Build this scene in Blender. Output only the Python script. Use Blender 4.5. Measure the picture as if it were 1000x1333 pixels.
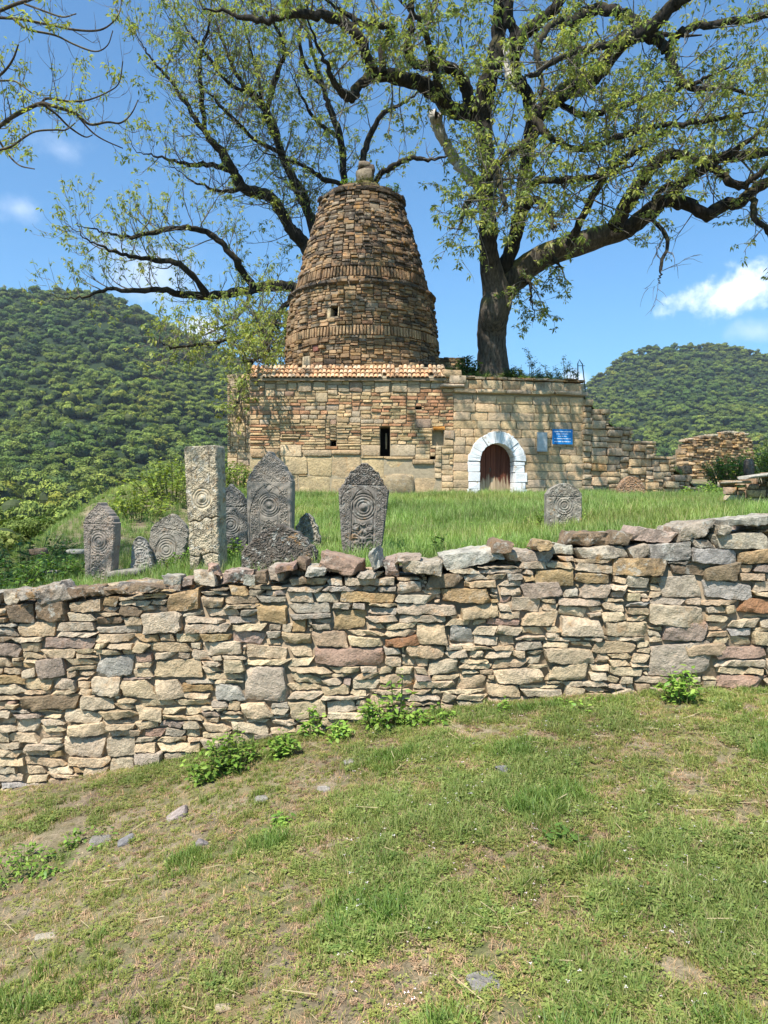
import bpy, math, random
import numpy as np
from mathutils import Vector, Matrix
R_ = math.radians
for o in list(bpy.data.objects): bpy.data.objects.remove(o)
rng = np.random.default_rng(7); random.seed(7)
sc = bpy.context.scene
COL = sc.collection
# ---------------------------------------------------------------- camera
F = 963.0; HZ = 650.0; EYE = 1.6
PITCH = math.atan((666.5-HZ)/F)
cam_d = bpy.data.cameras.new('camera'); cam = bpy.data.objects.new('camera', cam_d); COL.objects.link(cam)
cam.location = (0, 0, EYE); cam.rotation_euler = (math.pi/2-PITCH, 0, 0)
cam_d.sensor_fit = 'VERTICAL'; cam_d.sensor_height = 36; cam_d.sensor_width = 27
cam_d.lens = F/1333*36; cam_d.clip_end = 9000; cam_d.clip_start = .05
sc.camera = cam
# ---------------------------------------------------------------- light
SUN_EL, SUN_AZ = 57.0, 33.0          # azimuth: degrees to the left of straight behind the camera
sd = bpy.data.lights.new('sun', 'SUN'); sun = bpy.data.objects.new('sun', sd); COL.objects.link(sun)
ldir = Vector((math.sin(R_(SUN_AZ))*math.cos(R_(SUN_EL)), math.cos(R_(SUN_AZ))*math.cos(R_(SUN_EL)), -math.sin(R_(SUN_EL))))
sun.rotation_euler = ldir.to_track_quat('-Z', 'Y').to_euler(); sun.location = (-20, -30, 60)
sd.energy = 5.0; sd.angle = R_(.55); sd.color = (1, .955, .88)
w = bpy.data.worlds.new('World'); sc.world = w; w.use_nodes = True
wt = w.node_tree; wt.nodes.clear()
SUNV = -ldir
def wn(t, **k):
    n = wt.nodes.new(t)
    for a, b in k.items(): setattr(n, a, b)
    return n
wo = wn('ShaderNodeOutputWorld'); wb = wn('ShaderNodeBackground'); wb.inputs[1].default_value = .10
sky = wn('ShaderNodeTexSky', sky_type='NISHITA', sun_disc=False)
sky.sun_elevation = R_(SUN_EL); sky.sun_rotation = math.atan2(SUNV.x, SUNV.y)
sky.altitude = 300; sky.air_density = 1.0; sky.dust_density = .6; sky.ozone_density = 2.2
tc = wn('ShaderNodeTexCoord')
def cloud_mask(direction, sig, seed, thr, soft, stretch):
    """soft cloud around one direction of the sky, ragged by noise"""
    d = Vector(direction).normalized()
    sub = wn('ShaderNodeVectorMath', operation='SUBTRACT'); wt.links.new(tc.outputs['Generated'], sub.inputs[0]); sub.inputs[1].default_value = d
    mul = wn('ShaderNodeVectorMath', operation='MULTIPLY'); wt.links.new(sub.outputs[0], mul.inputs[0]); mul.inputs[1].default_value = (1/sig, 1/sig, stretch/sig)
    ln = wn('ShaderNodeVectorMath', operation='LENGTH'); wt.links.new(mul.outputs[0], ln.inputs[0])
    nz = wn('ShaderNodeTexNoise'); nz.inputs['Scale'].default_value = 13; nz.inputs['Detail'].default_value = 9; nz.inputs['Roughness'].default_value = .58
    off = wn('ShaderNodeVectorMath', operation='ADD'); wt.links.new(tc.outputs['Generated'], off.inputs[0]); off.inputs[1].default_value = (seed, seed*.7, 0)
    wt.links.new(off.outputs[0], nz.inputs['Vector'])
    a = wn('ShaderNodeMath', operation='MULTIPLY_ADD'); wt.links.new(nz.outputs['Fac'], a.inputs[0]); a.inputs[1].default_value = 2.2
    sb = wn('ShaderNodeMath', operation='SUBTRACT'); sb.inputs[0].default_value = 0; wt.links.new(ln.outputs['Value'], sb.inputs[1])
    wt.links.new(sb.outputs[0], a.inputs[2])
    mr = wn('ShaderNodeMapRange', interpolation_type='SMOOTHSTEP'); wt.links.new(a.outputs[0], mr.inputs[0])
    mr.inputs[1].default_value = thr; mr.inputs[2].default_value = thr+soft; mr.inputs[3].default_value = 0; mr.inputs[4].default_value = 1
    return mr.outputs[0]
def pdir(px, py): 
    a = PITCH; dx = (px-500)/F; dz = (666.5-py)/F
    return (dx, math.cos(a)+dz*math.sin(a), dz*math.cos(a)-math.sin(a))
cur = sky.outputs[0]
# gentle blue correction of the whole sky
mixb = wn('ShaderNodeMix', data_type='RGBA', blend_type='MULTIPLY'); mixb.inputs[0].default_value = 1
wt.links.new(cur, mixb.inputs[6]); mixb.inputs[7].default_value = (.52, .98, 1.20, 1); cur = mixb.outputs[2]
for (px, py, sig, seed, thr, soft, st, amt, col) in [
        (955, 382, .080, 3.1, .22, .5, 2.0, .95, (10.4, 10.7, 11.2)), (990, 432, .06, 8.3, .5, .9, 2.2, .45, (7.5, 8.2, 9.2)),
        (752, 492, .035, 1.7, .35, .7, 1.2, .8, (8.5, 8.8, 9.3)), (262, 428, .06, 5.2, .3, .8, 2.2, .8, (8.5, 8.8, 9.3)),
        (190, 352, .12, 2.9, .35, 1.2, 1.6, .5, (8.2, 8.6, 9.2)), (25, 272, .05, 7.7, .35, 1.0, 1.8, .45, (7.6, 8.2, 9.2)), (80, 195, .10, 9.9, .65, 1.0, 2.5, .35, (7.6, 8.2, 9.2)),
        (-900, 250, .3, 4.2, .4, 1.0, 2., .6, (8.2, 8.6, 9.2)), (2600, 260, .35, 6.2, .4, 1.0, 2., .6, (8.2, 8.6, 9.2))]:
    m = cloud_mask(pdir(px, py), sig, seed, thr, soft, st)
    am = wn('ShaderNodeMath', operation='MULTIPLY'); wt.links.new(m, am.inputs[0]); am.inputs[1].default_value = amt
    mx = wn('ShaderNodeMix', data_type='RGBA'); wt.links.new(am.outputs[0], mx.inputs[0]); wt.links.new(cur, mx.inputs[6])
    mx.inputs[7].default_value = (*col, 1); cur = mx.outputs[2]
wt.links.new(cur, wb.inputs[0]); wt.links.new(wb.outputs[0], wo.inputs[0])
vs = sc.view_settings; vs.view_transform = 'Standard'; vs.look = 'None'; vs.exposure = .86; vs.gamma = 1; vs.use_curve_mapping = False
sc.cycles.max_bounces = 6; sc.cycles.diffuse_bounces = 3; sc.cycles.glossy_bounces = 2; sc.cycles.transmission_bounces = 3; sc.cycles.volume_bounces = 0
sc.cycles.transparent_max_bounces = 4; sc.cycles.caustics_reflective = False; sc.cycles.caustics_refractive = False
# ================================================================ helpers
def P(px, py, Y):
    d = pdir(px, py); t = Y/d[1]
    return np.array([d[0]*t, Y, EYE+d[2]*t])
def zpx(py, Y): return P(500, py, Y)[2]
def vnoise(x, y, seed=0):
    x = np.asarray(x, float); y = np.asarray(y, float)
    xi = np.floor(x).astype(np.int64); yi = np.floor(y).astype(np.int64); fx = x-xi; fy = y-yi
    fx = fx*fx*(3-2*fx); fy = fy*fy*(3-2*fy)
    def h(a, b):
        n = (a*374761393+b*668265263+seed*1442695041) & 0xffffffff
        n = ((n ^ (n >> 13))*1274126177) & 0xffffffff
        return ((n ^ (n >> 16)) & 0xffff)/65535.
    return (h(xi, yi)*(1-fx)+h(xi+1, yi)*fx)*(1-fy)+(h(xi, yi+1)*(1-fx)+h(xi+1, yi+1)*fx)*fy
def fbm(x, y, seed=0, o=4):
    s = 0; a = .5
    for i in range(o):
        s = s+a*vnoise(x*2**i, y*2**i, seed+i*17); a *= .5
    return s/(1-.5**o)
def sstep(a, b, x):
    t = np.clip((x-a)/(b-a), 0, 1); return t*t*(3-2*t)
def mk_mesh(name, V, faces, tint=None, mats=None, smooth=True, fmat=None, sharp=0):
    V = np.asarray(V, np.float32)
    faces = [np.asarray(f, np.int32) for f in faces if len(f)]
    me = bpy.data.meshes.new(name)
    me.vertices.add(len(V)); me.vertices.foreach_set('co', V.ravel())
    loops = np.concatenate([f.ravel() for f in faces]); tot = np.concatenate([np.full(len(f), f.shape[1], np.int32) for f in faces])
    st = np.concatenate([[0], np.cumsum(tot)[:-1]]).astype(np.int32)
    me.loops.add(len(loops)); me.loops.foreach_set('vertex_index', loops)
    me.polygons.add(len(tot)); me.polygons.foreach_set('loop_start', st); me.polygons.foreach_set('loop_total', tot)
    me.polygons.foreach_set('use_smooth', np.full(len(tot), smooth))
    if fmat is not None: me.polygons.foreach_set('material_index', np.asarray(fmat, np.int32))
    if tint is None: tint = (1, 1, 1, 1)
    t = np.asarray(tint, np.float32)
    if t.ndim == 1: t = np.tile(t, (len(V), 1))
    at = me.attributes.new('tint', 'FLOAT_COLOR', 'POINT'); at.data.foreach_set('color', t.ravel())
    if mats is not None:
        for m in (mats if isinstance(mats, (list, tuple)) else [mats]): me.materials.append(m)
    me.update(calc_edges=True); me.validate()
    if sharp: me.set_sharp_from_angle(angle=R_(sharp))
    return me
def link(name, me, parent=None, loc=None, kind=None):
    o = bpy.data.objects.new(name, me); COL.objects.link(o)
    if parent is not None: o.parent = parent
    if loc is not None: o.location = loc
    if kind: o['kind'] = kind
    return o
def thing(name, label, cat, loc, group=None):
    o = bpy.data.objects.new(name, None); COL.objects.link(o); o.location = loc; o.empty_display_size = .2
    o['label'] = label; o['category'] = cat
    if group: o['group'] = group
    return o
def tag(o, label, cat, group=None):
    o['label'] = label; o['category'] = cat
    if group: o['group'] = group
    return o
class MB:
    """collects geometry; build() links it as one object"""
    def __init__(s): s.V = []; s.F4 = []; s.F3 = []; s.T = []; s.n = 0
    def add(s, V, F4=None, F3=None, tint=(1, 1, 1, 1)):
        V = np.asarray(V, float).reshape(-1, 3); t = np.asarray(tint, float)
        if t.ndim == 1: t = np.tile(t, (len(V), 1))
        s.V.append(V); s.T.append(t)
        if F4 is not None and len(F4): s.F4.append(np.asarray(F4, int)+s.n)
        if F3 is not None and len(F3): s.F3.append(np.asarray(F3, int)+s.n)
        s.n += len(V)
    def mesh(s, name, mats, smooth=True, off=(0, 0, 0)):
        fs = []
        if s.F4: fs.append(np.concatenate(s.F4))
        if s.F3: fs.append(np.concatenate(s.F3))
        return mk_mesh(name, np.concatenate(s.V)-np.asarray(off, float), fs, np.concatenate(s.T), mats, smooth)
    def build(s, name, mats, parent=None, smooth=True, kind=None):
        off = parent_off(parent)
        return link(name, s.mesh(name, mats, smooth, off), parent, kind=kind)
    def box(s, a, b, tint=(1, 1, 1, 1)):
        a = np.asarray(a, float); b = np.asarray(b, float)
        V = np.array([[x, y, z] for z in (a[2], b[2]) for y in (a[1], b[1]) for x in (a[0], b[0])])
        s.add(V, BOXF, tint=tint)
BOXF = np.array([[0, 2, 3, 1], [4, 5, 7, 6], [0, 1, 5, 4], [2, 6, 7, 3], [0, 4, 6, 2], [1, 3, 7, 5]])
def parent_off(p):
    off = np.zeros(3)
    while p is not None: off += np.array(p.location); p = p.parent
    return off
# ---- rocks
_topo = {}
def boxgrid(nx, ny, nz):
    k = (nx, ny, nz)
    if k in _topo: return _topo[k]
    idx = {}; V = []; Fq = []
    def vid(i, j, l):
        q = (i, j, l)
        if q not in idx: idx[q] = len(V); V.append((2*i/nx-1, 2*j/ny-1, 2*l/nz-1))
        return idx[q]
    for i in range(nx):
        for j in range(ny):
            Fq.append((vid(i, j, nz), vid(i+1, j, nz), vid(i+1, j+1, nz), vid(i, j+1, nz)))
            Fq.append((vid(i, j, 0), vid(i, j+1, 0), vid(i+1, j+1, 0), vid(i+1, j, 0)))
    for i in range(nx):
        for l in range(nz):
            Fq.append((vid(i, 0, l), vid(i+1, 0, l), vid(i+1, 0, l+1), vid(i, 0, l+1)))
            Fq.append((vid(i, ny, l), vid(i, ny, l+1), vid(i+1, ny, l+1), vid(i+1, ny, l)))
    for j in range(ny):
        for l in range(nz):
            Fq.append((vid(nx, j, l), vid(nx, j+1, l), vid(nx, j+1, l+1), vid(nx, j, l+1)))
            Fq.append((vid(0, j, l), vid(0, j, l+1), vid(0, j+1, l+1), vid(0, j+1, l)))
    _topo[k] = (np.array(V), np.array(Fq)); return _topo[k]
def rock(w, h, d, nx, ny, nz, k=7., warp=.0, cuts=5, cutd=.12, nz_amp=.006, fr=30., g=rng, face=0, edge=True):
    """rough block, x width w, y depth d, z height h; returns V, F"""
    p, Fq = boxgrid(nx, ny, nz); p = p.copy()
    hd = np.array([w/2, d/2, h/2])
    if edge:      # crowd the vertices towards the edges so that faces stay flat and arrises crisp
        for a, n_ in ((0, nx), (2, nz)):
            s_ = 1-2./n_; q_ = np.abs(p[:, a]); tgt = max(.55, 1-min(.011, hd[a]*.2)/hd[a])
            p[:, a] = np.sign(p[:, a])*np.where(q_ >= .999, 1, q_/max(s_, 1e-6)*tgt)
    m = np.abs(p).max(1, keepdims=True); nk = (np.abs(p)**k).sum(1, keepdims=True)**(1/k)
    q = p*m/nk
    V = q*hd
    if warp:
        a, b, c, e = g.uniform(-warp, warp, 4)
        V[:, 2] += (a*q[:, 0]+b*np.where(q[:, 2] > 0, q[:, 0], 0))*min(h, .12)*.5
        V[:, 0] += (c*q[:, 2]+e*np.where(q[:, 0] > 0, q[:, 2], 0))*min(w, .2)*.5
    for _ in range(face):     # broad split facets on the exposed face
        n = np.array([g.normal(0, .28), -1, g.normal(0, .35)]); n /= np.linalg.norm(n)
        t = V@n-(np.abs(n*hd).sum()-g.uniform(.008, .026)-.25*abs(n[0])*hd[0]-.25*abs(n[2])*hd[2]); V -= np.maximum(t, 0)[:, None]*n
    for _ in range(cuts):
        n = g.normal(size=3)*np.array([1, .9, 1]); n /= np.linalg.norm(n)
        sup = np.abs(n*hd).sum()*g.uniform(1-cutd*1.9, 1-cutd*.6)
        t = V@n-sup; V -= np.maximum(t, 0)[:, None]*n
    if nz_amp:
        for s in range(6):
            kv = g.normal(size=3); kv *= fr*(1+s*.9)/np.linalg.norm(kv)
            V += (nz_amp/(1+s*.4))*np.sin(V@kv+g.uniform(0, 6.3)+1.5*np.sin(V@kv[::-1]*.7))[:, None]*(q*np.array([.8, 1, .8]))
    return V, Fq
PROTO = []
for i in range(32):
    gg = np.random.default_rng(100+i)
    p, Fq = boxgrid(4, 2, 3); p = p.copy()
    p[:, 0] = np.sign(p[:, 0])*np.where(np.abs(p[:, 0]) > .99, 1, np.abs(p[:, 0])/.5*.88); p[:, 2] = np.sign(p[:, 2])*np.where(np.abs(p[:, 2]) > .99, 1, .80)
    p[:, 1] = np.where(np.abs(p[:, 1]) < .5, -.72, p[:, 1])
    kk = gg.uniform(9, 22); m = np.abs(p).max(1, keepdims=True); V = p*m/(np.abs(p)**kk).sum(1, keepdims=True)**(1/kk)
    for _ in range(4):
        n = gg.normal(size=3)*np.array([1, .7, 1]); n /= np.linalg.norm(n); t = V@n-np.abs(n).sum()*gg.uniform(.80, .93); V = V-np.maximum(t, 0)[:, None]*n
    V = V+gg.normal(0, .035, V.shape)*np.array([.7, .9, 1.1]); PROTO.append([V*.5, Fq, None])
def proto_mesh(i, mat):
    key = mat.name
    if PROTO[i][2] is None: PROTO[i][2] = {}
    if key not in PROTO[i][2]: PROTO[i][2][key] = mk_mesh('stone_block', PROTO[i][0], [PROTO[i][1]], None, mat, True, sharp=40)
    return PROTO[i][2][key]
def emit(parent, recs, mat, nparts=300, name='stone', rest='small_stones'):
    """recs: dict(V,F | proto), c, R(3x3), s(3), tint(4), area.  largest become parts, the rest one 'stuff' part"""
    off = parent_off(parent)
    recs = sorted(recs, key=lambda r: -r['area'])
    for r in recs[:nparts]:
        M = np.eye(4); M[:3, :3] = r['R']*np.asarray(r['s'])[None, :]; M[:3, 3] = np.asarray(r['c'])-off
        if 'V' in r:
            me = mk_mesh('stone_block', r['V'], [r['F']], r['tint'], mat, True, sharp=26); o = link(name, me, parent)
        else:
            o = link(name, proto_mesh(r['proto'], mat), parent); o.color = r['tint']
        o.matrix_basis = Matrix(M.tolist())
    if len(recs) > nparts:
        mb = MB()
        for r in recs[nparts:]:
            V = r['V'] if 'V' in r else PROTO[r['proto']][0]; Fq = r['F'] if 'V' in r else PROTO[r['proto']][1]
            mb.add((V*np.asarray(r['s']))@np.asarray(r['R']).T+np.asarray(r['c']), Fq, tint=r['tint'])
        mb.build(rest, mat, parent, kind='stuff').data.set_sharp_from_angle(angle=R_(38))
def pack(x0, x1, y0, y1, cell, inside, seeds, sizefn, g, minw=3, minh=3, flat=.62):
    """fills a region (y up) with rectangles; seeds: (xa, xb, ya, yb, data)"""
    W = int(round((x1-x0)/cell)); H = int(round((y1-y0)/cell))
    xs = x0+(np.arange(W)+.5)*cell; ys = y0+(np.arange(H)+.5)*cell
    X, Y = np.meshgrid(xs, ys); occ = ~inside(X, Y); out = []; ids = np.zeros(occ.shape, int); nid = 1
    for (xa, xb, ya, yb, dt) in seeds:
        i0, i1 = max(0, int((xa-x0)/cell)), min(W, int((xb-x0)/cell)); j0, j1 = max(0, int((ya-y0)/cell)), min(H, int((yb-y0)/cell))
        if i1 <= i0 or j1 <= j0: continue
        occ[j0:j1, i0:i1] = True; ids[j0:j1, i0:i1] = nid; nid += 1; out.append((xa, xb, ya, yb, dt))
    for j in range(H):
        i = 0; row = occ[j]
        while i < W:
            if row[i]: i += 1; continue
            L = 1
            while i+L < W and not row[i+L]: L += 1
            w_, h_ = sizefn(xs[i], ys[j]); wc = max(minw, int(round(w_/cell))); hc = max(minh, int(round(h_/cell)))
            if L < wc*1.4: wc = L
            elif L-wc < minw*1.3: wc = L//2
            if wc < L and j > 0:          # break the joint over the stone below
                for tr in (0, 1, 2, 3, -1, -2, -3):
                    e = i+wc+tr*max(1, minw//3)
                    if minw <= e-i <= L-minw and e < W and all(ids[j-1, min(W-1, max(1, q))] == ids[j-1, min(W-1, max(1, q))-1] for q in range(e-1, e+2)): wc = e-i; break
            if wc < minw*.7: hc = max(1, min(hc, wc))
            else: hc = max(minh, min(hc, int(wc*flat)))
            blk = occ[j:j+hc+minh, i:i+wc]; anyr = blk.any(1); fr = int(np.argmax(anyr)) if anyr.any() else len(anyr)
            fr = max(fr, 1)
            if fr < hc: hc = fr
            elif fr-hc < minh: hc = fr if anyr.any() else hc
            # level up with the neighbour on the left when it is nearly level
            if i > 0 and ids[j, i-1]:
                t = 0
                while j+t < H and ids[j+t, i-1] == ids[j, i-1] and t < hc+minh: t += 1
                if abs(t-hc) <= max(2, minh*.7) and t >= minh and t <= fr: hc = t
            occ[j:j+hc, i:i+wc] = True; ids[j:j+hc, i:i+wc] = nid; nid += 1
            if wc >= minw*.7 and hc >= minh*.6:
                out.append((x0+i*cell, x0+(i+wc)*cell, y0+j*cell, y0+(j+hc)*cell, None))
            i += wc
    return out
# ---- tubes
def catmull(pts, n=6):
    pts = np.asarray(pts, float); q = np.vstack([2*pts[0]-pts[1], pts, 2*pts[-1]-pts[-2]]); out = []
    for i in range(1, len(q)-2):
        for t in np.arange(n)/n:
            a, b, c, d = q[i-1], q[i], q[i+1], q[i+2]
            out.append(.5*((2*b)+(-a+c)*t+(2*a-5*b+4*c-d)*t*t+(-a+3*b-3*c+d)*t**3))
    out.append(pts[-1]); return np.array(out)
def tube(mb, pts, rad, sides=8, tint=(1, 1, 1, 1), rough=0., g=rng, cap=False):
    pts = np.asarray(pts, float); n = len(pts); rad = np.asarray(rad, float)*np.ones(n)
    d = np.gradient(pts, axis=0); d /= np.linalg.norm(d, axis=1)[:, None]+1e-9
    up = np.array([.13, .93, .34]) if abs(d[0][2]) > .5 else np.array([.1, .2, 1.]); a = np.cross(d, up); a /= np.linalg.norm(a, axis=1)[:, None]+1e-9; b = np.cross(d, a)
    th = np.arange(sides)/sides*2*np.pi
    rr = rad[:, None]*np.ones((n, sides))
    if rough:
        ph = g.uniform(0, 6.3, 6); s = np.arange(n)[:, None]
        rr = rr*(1+rough*(np.sin(3*th+ph[0]+s*.35)+.6*np.sin(5*th+ph[1]-s*.5)+.8*np.sin(2*th+s*.8+ph[2])+g.normal(0, .5, rr.shape)))
    V = pts[:, None, :]+rr[..., None]*(np.cos(th)[None, :, None]*a[:, None, :]+np.sin(th)[None, :, None]*b[:, None, :])
    i = np.arange(n-1)[:, None]*sides; j = np.arange(sides)[None, :]; j2 = (j+1) % sides
    Fq = np.stack([i+j, i+sides+j, i+sides+j2, i+j2], -1).reshape(-1, 4)
    mb.add(V.reshape(-1, 3), Fq, tint=tint)
    if cap:
        c = [pts[-1]+d[-1]*rad[-1]*.4]; base = (n-1)*sides
        mb.n -= 0
        Vc = np.vstack([V[-1], c]); F3 = np.array([[k, (k+1) % sides, sides] for k in range(sides)])[:, ::-1]
        mb.add(Vc, F3=F3, tint=tint)
# ================================================================ materials
def newmat(name, rough=.9):
    m = bpy.data.materials.new(name); m.use_nodes = True; nt = m.node_tree; b = nt.nodes['Principled BSDF']
    b.inputs['Roughness'].default_value = rough; b.inputs['Specular IOR Level'].default_value = .25
    return m, nt, b
class NT:
    def __init__(s, nt): s.nt = nt
    def n(s, t, **k):
        x = s.nt.nodes.new(t)
        for a, b in k.items(): setattr(x, a, b)
        return x
    def l(s, a, b): s.nt.links.new(a, b)
    def pos(s): return s.n('ShaderNodeNewGeometry').outputs['Position']
    def noise(s, vec, scale, detail=5, rough=.6, dist=0, stretch=None, off=0):
        if stretch or off:
            m = s.n('ShaderNodeMapping'); s.l(vec, m.inputs[0]); m.inputs['Scale'].default_value = stretch or (1, 1, 1); m.inputs['Location'].default_value = (off, off*.3, off*.7); vec = m.outputs[0]
        x = s.n('ShaderNodeTexNoise'); s.l(vec, x.inputs['Vector']); x.inputs['Scale'].default_value = scale; x.inputs['Detail'].default_value = detail
        x.inputs['Roughness'].default_value = rough; x.inputs['Distortion'].default_value = dist; return x.outputs['Fac']
    def rng(s, v, a, b, c=0, d=1, smooth=False):
        x = s.n('ShaderNodeMapRange'); s.l(v, x.inputs[0])
        if smooth: x.interpolation_type = 'SMOOTHSTEP'
        for i, q in zip((1, 2, 3, 4), (a, b, c, d)): x.inputs[i].default_value = q
        return x.outputs[0]
    def math(s, op, a, b):
        x = s.n('ShaderNodeMath', operation=op)
        for i, q in enumerate((a, b)):
            if isinstance(q, (int, float)): x.inputs[i].default_value = q
            else: s.l(q, x.inputs[i])
        return x.outputs[0]
    def mix(s, f, a, b, mode='MIX'):
        x = s.n('ShaderNodeMix', data_type='RGBA', blend_type=mode)
        for i, q in ((0, f), (6, a), (7, b)):
            if isinstance(q, (int, float)): x.inputs[i].default_value = q
            elif isinstance(q, tuple): x.inputs[i].default_value = (*q[:3], 1)
            else: s.l(q, x.inputs[i])
        return x.outputs[2]
    def bump(s, h, b, strength=.5, dist=.01):
        x = s.n('ShaderNodeBump'); s.l(h, x.inputs['Height']); x.inputs['Strength'].default_value = strength; x.inputs['Distance'].default_value = dist
        s.l(x.outputs[0], b.inputs['Normal'])
    def tint(s):
        a = s.n('ShaderNodeAttribute', attribute_name='tint'); o = s.n('ShaderNodeObjectInfo')
        return s.mix(1., a.outputs['Color'], o.outputs['Color'], 'MULTIPLY'), s.math('MULTIPLY', a.outputs['Alpha'], o.outputs['Alpha'])
def stone_mat(name, s=1., bumpd=.012, bumps=.7, lichen=True, lcol=(.46, .45, .39)):
    m, nt, b = newmat(name, .93); N = NT(nt); p = N.pos(); c, a = N.tint()
    n1 = N.noise(p, 4*s, 5, .6); n2 = N.noise(p, 28*s, 6, .65); n3 = N.noise(p, 90*s, 3, .6)
    c = N.mix(1., c, N.rng_col(n1, .3, .7, .78, 1.16) if False else ramp(N, n1, .3, .7, (.74, .74, .76), (1.16, 1.13, 1.08)), 'MULTIPLY')
    c = N.mix(1., c, ramp(N, n2, .3, .72, (.72, .71, .70), (1.16, 1.16, 1.15)), 'MULTIPLY')
    c = N.mix(1., c, ramp(N, n3, .3, .7, (.85, .85, .85), (1.12, 1.12, 1.12)), 'MULTIPLY')
    if lichen:
        # rusty iron stains always a little, grey-white and orange lichen where alpha says so
        st = N.rng(N.noise(p, 6*s, 6, .7, off=11), .56, .7, 0, .5, True); c = N.mix(st, c, N.mix(1., c, (1.05, .72, .45), 'MULTIPLY'))
        dk = N.math('MULTIPLY', N.rng(N.noise(p, 7*s, 8, .75, off=5), .47, .60, 0, 1, True), a); c = N.mix(N.math('MULTIPLY', dk, .75), c, (.055, .050, .042))
        wl = N.math('MULTIPLY', N.rng(N.noise(p, 10*s, 9, .78, off=23), .54, .60, 0, 1, True), a); c = N.mix(N.math('MULTIPLY', wl, .8), c, lcol)
        ol = N.math('MULTIPLY', N.rng(N.noise(p, 5*s, 8, .72, off=41), .585, .65, 0, 1, True), a); c = N.mix(N.math('MULTIPLY', ol, .8), c, (.36, .17, .03))
    N.l(c, b.inputs['Base Color'])
    h = N.math('ADD', N.math('MULTIPLY', n2, .8), N.math('MULTIPLY', n3, .28)); h = N.math('ADD', h, N.math('MULTIPLY', N.noise(p, 12*s, 6, .7, off=3), .7))
    N.bump(h, b, bumps, bumpd); return m
def ramp(N, v, a, b, c0, c1):
    x = N.n('ShaderNodeValToRGB'); N.l(v, x.inputs[0]); e = x.color_ramp.elements
    e[0].position = a; e[0].color = (*c0, 1); e[1].position = b; e[1].color = (*c1, 1); return x.outputs[0]
M_WALL = stone_mat('wall_stone', 1., .03, .9)
M_TOWER = stone_mat('tower_stone', .6, .035, .9, lcol=(.27, .23, .165))
M_STELE = stone_mat('stele_stone', 1.6, .004, .5)
def plain(name, col, rough=.9, n=8, lo=.75, hi=1.15, bumpd=.01, bs=.5, metal=0):
    m, nt, b = newmat(name, rough); N = NT(nt); p = N.pos()
    c, a = N.tint(); c = N.mix(1., c, col, 'MULTIPLY')
    nn = N.noise(p, n, 6, .65); c = N.mix(1., c, ramp(N, nn, .3, .7, (lo,)*3, (hi,)*3), 'MULTIPLY')
    N.l(c, b.inputs['Base Color']); N.bump(nn, b, bs, bumpd); b.inputs['Metallic'].default_value = metal; return m
M_CORE = plain('mortar_core', (.27, .205, .135), n=14, bumpd=.03)
M_MORTAR = plain('pale_mortar', (.36, .29, .19), n=14, bumpd=.03)
M_TILE = plain('roof_tile_clay', (1, 1, 1), n=5, bumpd=.01)
def whitewash():
    m, nt, b = newmat('whitewash', .9); N = NT(nt); p = N.pos(); c, a = N.tint()
    n1 = N.noise(p, 7, 8, .72); n2 = N.noise(p, 30, 5, .65)
    f = N.rng(n1, .57, .63, 0, 1, True); w_ = N.mix(1., (.78, .78, .77), ramp(N, n2, .3, .7, (.86, .86, .86), (1.04, 1.04, 1.04)), 'MULTIPLY')
    w_ = N.mix(N.rng(N.noise(p, 3, 5, .6, off=4), .45, .7, 0, .4, True), w_, (.50, .47, .42)); c = N.mix(1., c, N.mix(f, w_, (.46, .38, .27)), 'MULTIPLY')
    N.l(c, b.inputs['Base Color']); N.bump(N.math('ADD', n1, n2), b, .6, .02); return m
M_WHITE = whitewash()
M_BLUE = plain('sign_blue', (.012, .20, .52), .4, n=3, lo=.9, hi=1.05, bumpd=.001)
M_SIGNW = plain('sign_lettering', (.75, .8, .85), .5, n=3, lo=.95, hi=1.0, bumpd=.001)
M_PLAQUE = plain('plaque_metal', (.40, .42, .42), .45, n=6, lo=.7, hi=1.1, bumpd=.002, metal=.3)
M_METAL = plain('green_metal', (.03, .06, .05), .5, n=10, bumpd=.002)
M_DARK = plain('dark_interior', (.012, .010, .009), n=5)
def leaf_mat(name, trans=.35, inst=False, vary=.25, gloss=.45):
    m, nt, b = newmat(name, gloss); N = NT(nt)
    a = N.n('ShaderNodeAttribute', attribute_name='tint'); c = a.outputs['Color']
    if inst:
        i = N.n('ShaderNodeAttribute', attribute_name='itint', attribute_type='INSTANCER'); c = N.mix(1., c, i.outputs['Color'], 'MULTIPLY')
    n = N.noise(N.pos(), 2.5 if not inst else .6, 3, .5); c = N.mix(1., c, ramp(N, n, .3, .7, (1-vary,)*3, (1+vary,)*3), 'MULTIPLY')
    N.l(c, b.inputs['Base Color'])
    if trans:
        t = N.n('ShaderNodeBsdfTranslucent'); N.l(N.mix(1., c, (1.15, 1.25, .55), 'MULTIPLY'), t.inputs[0])
        mx = N.n('ShaderNodeMixShader'); mx.inputs[0].default_value = trans
        N.l(b.outputs[0], mx.inputs[1]); N.l(t.outputs[0], mx.inputs[2]); N.l(mx.outputs[0], nt.nodes['Material Output'].inputs[0])
    return m
M_LEAF = leaf_mat('tree_leaves', .45)
M_WEED = leaf_mat('weed_leaves', .3)
M_GRASS = leaf_mat('grass_blades', .3, True, .15, .5)
M_FOREST = leaf_mat('forest_leaves', .12, True, .25, .7)
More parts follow.
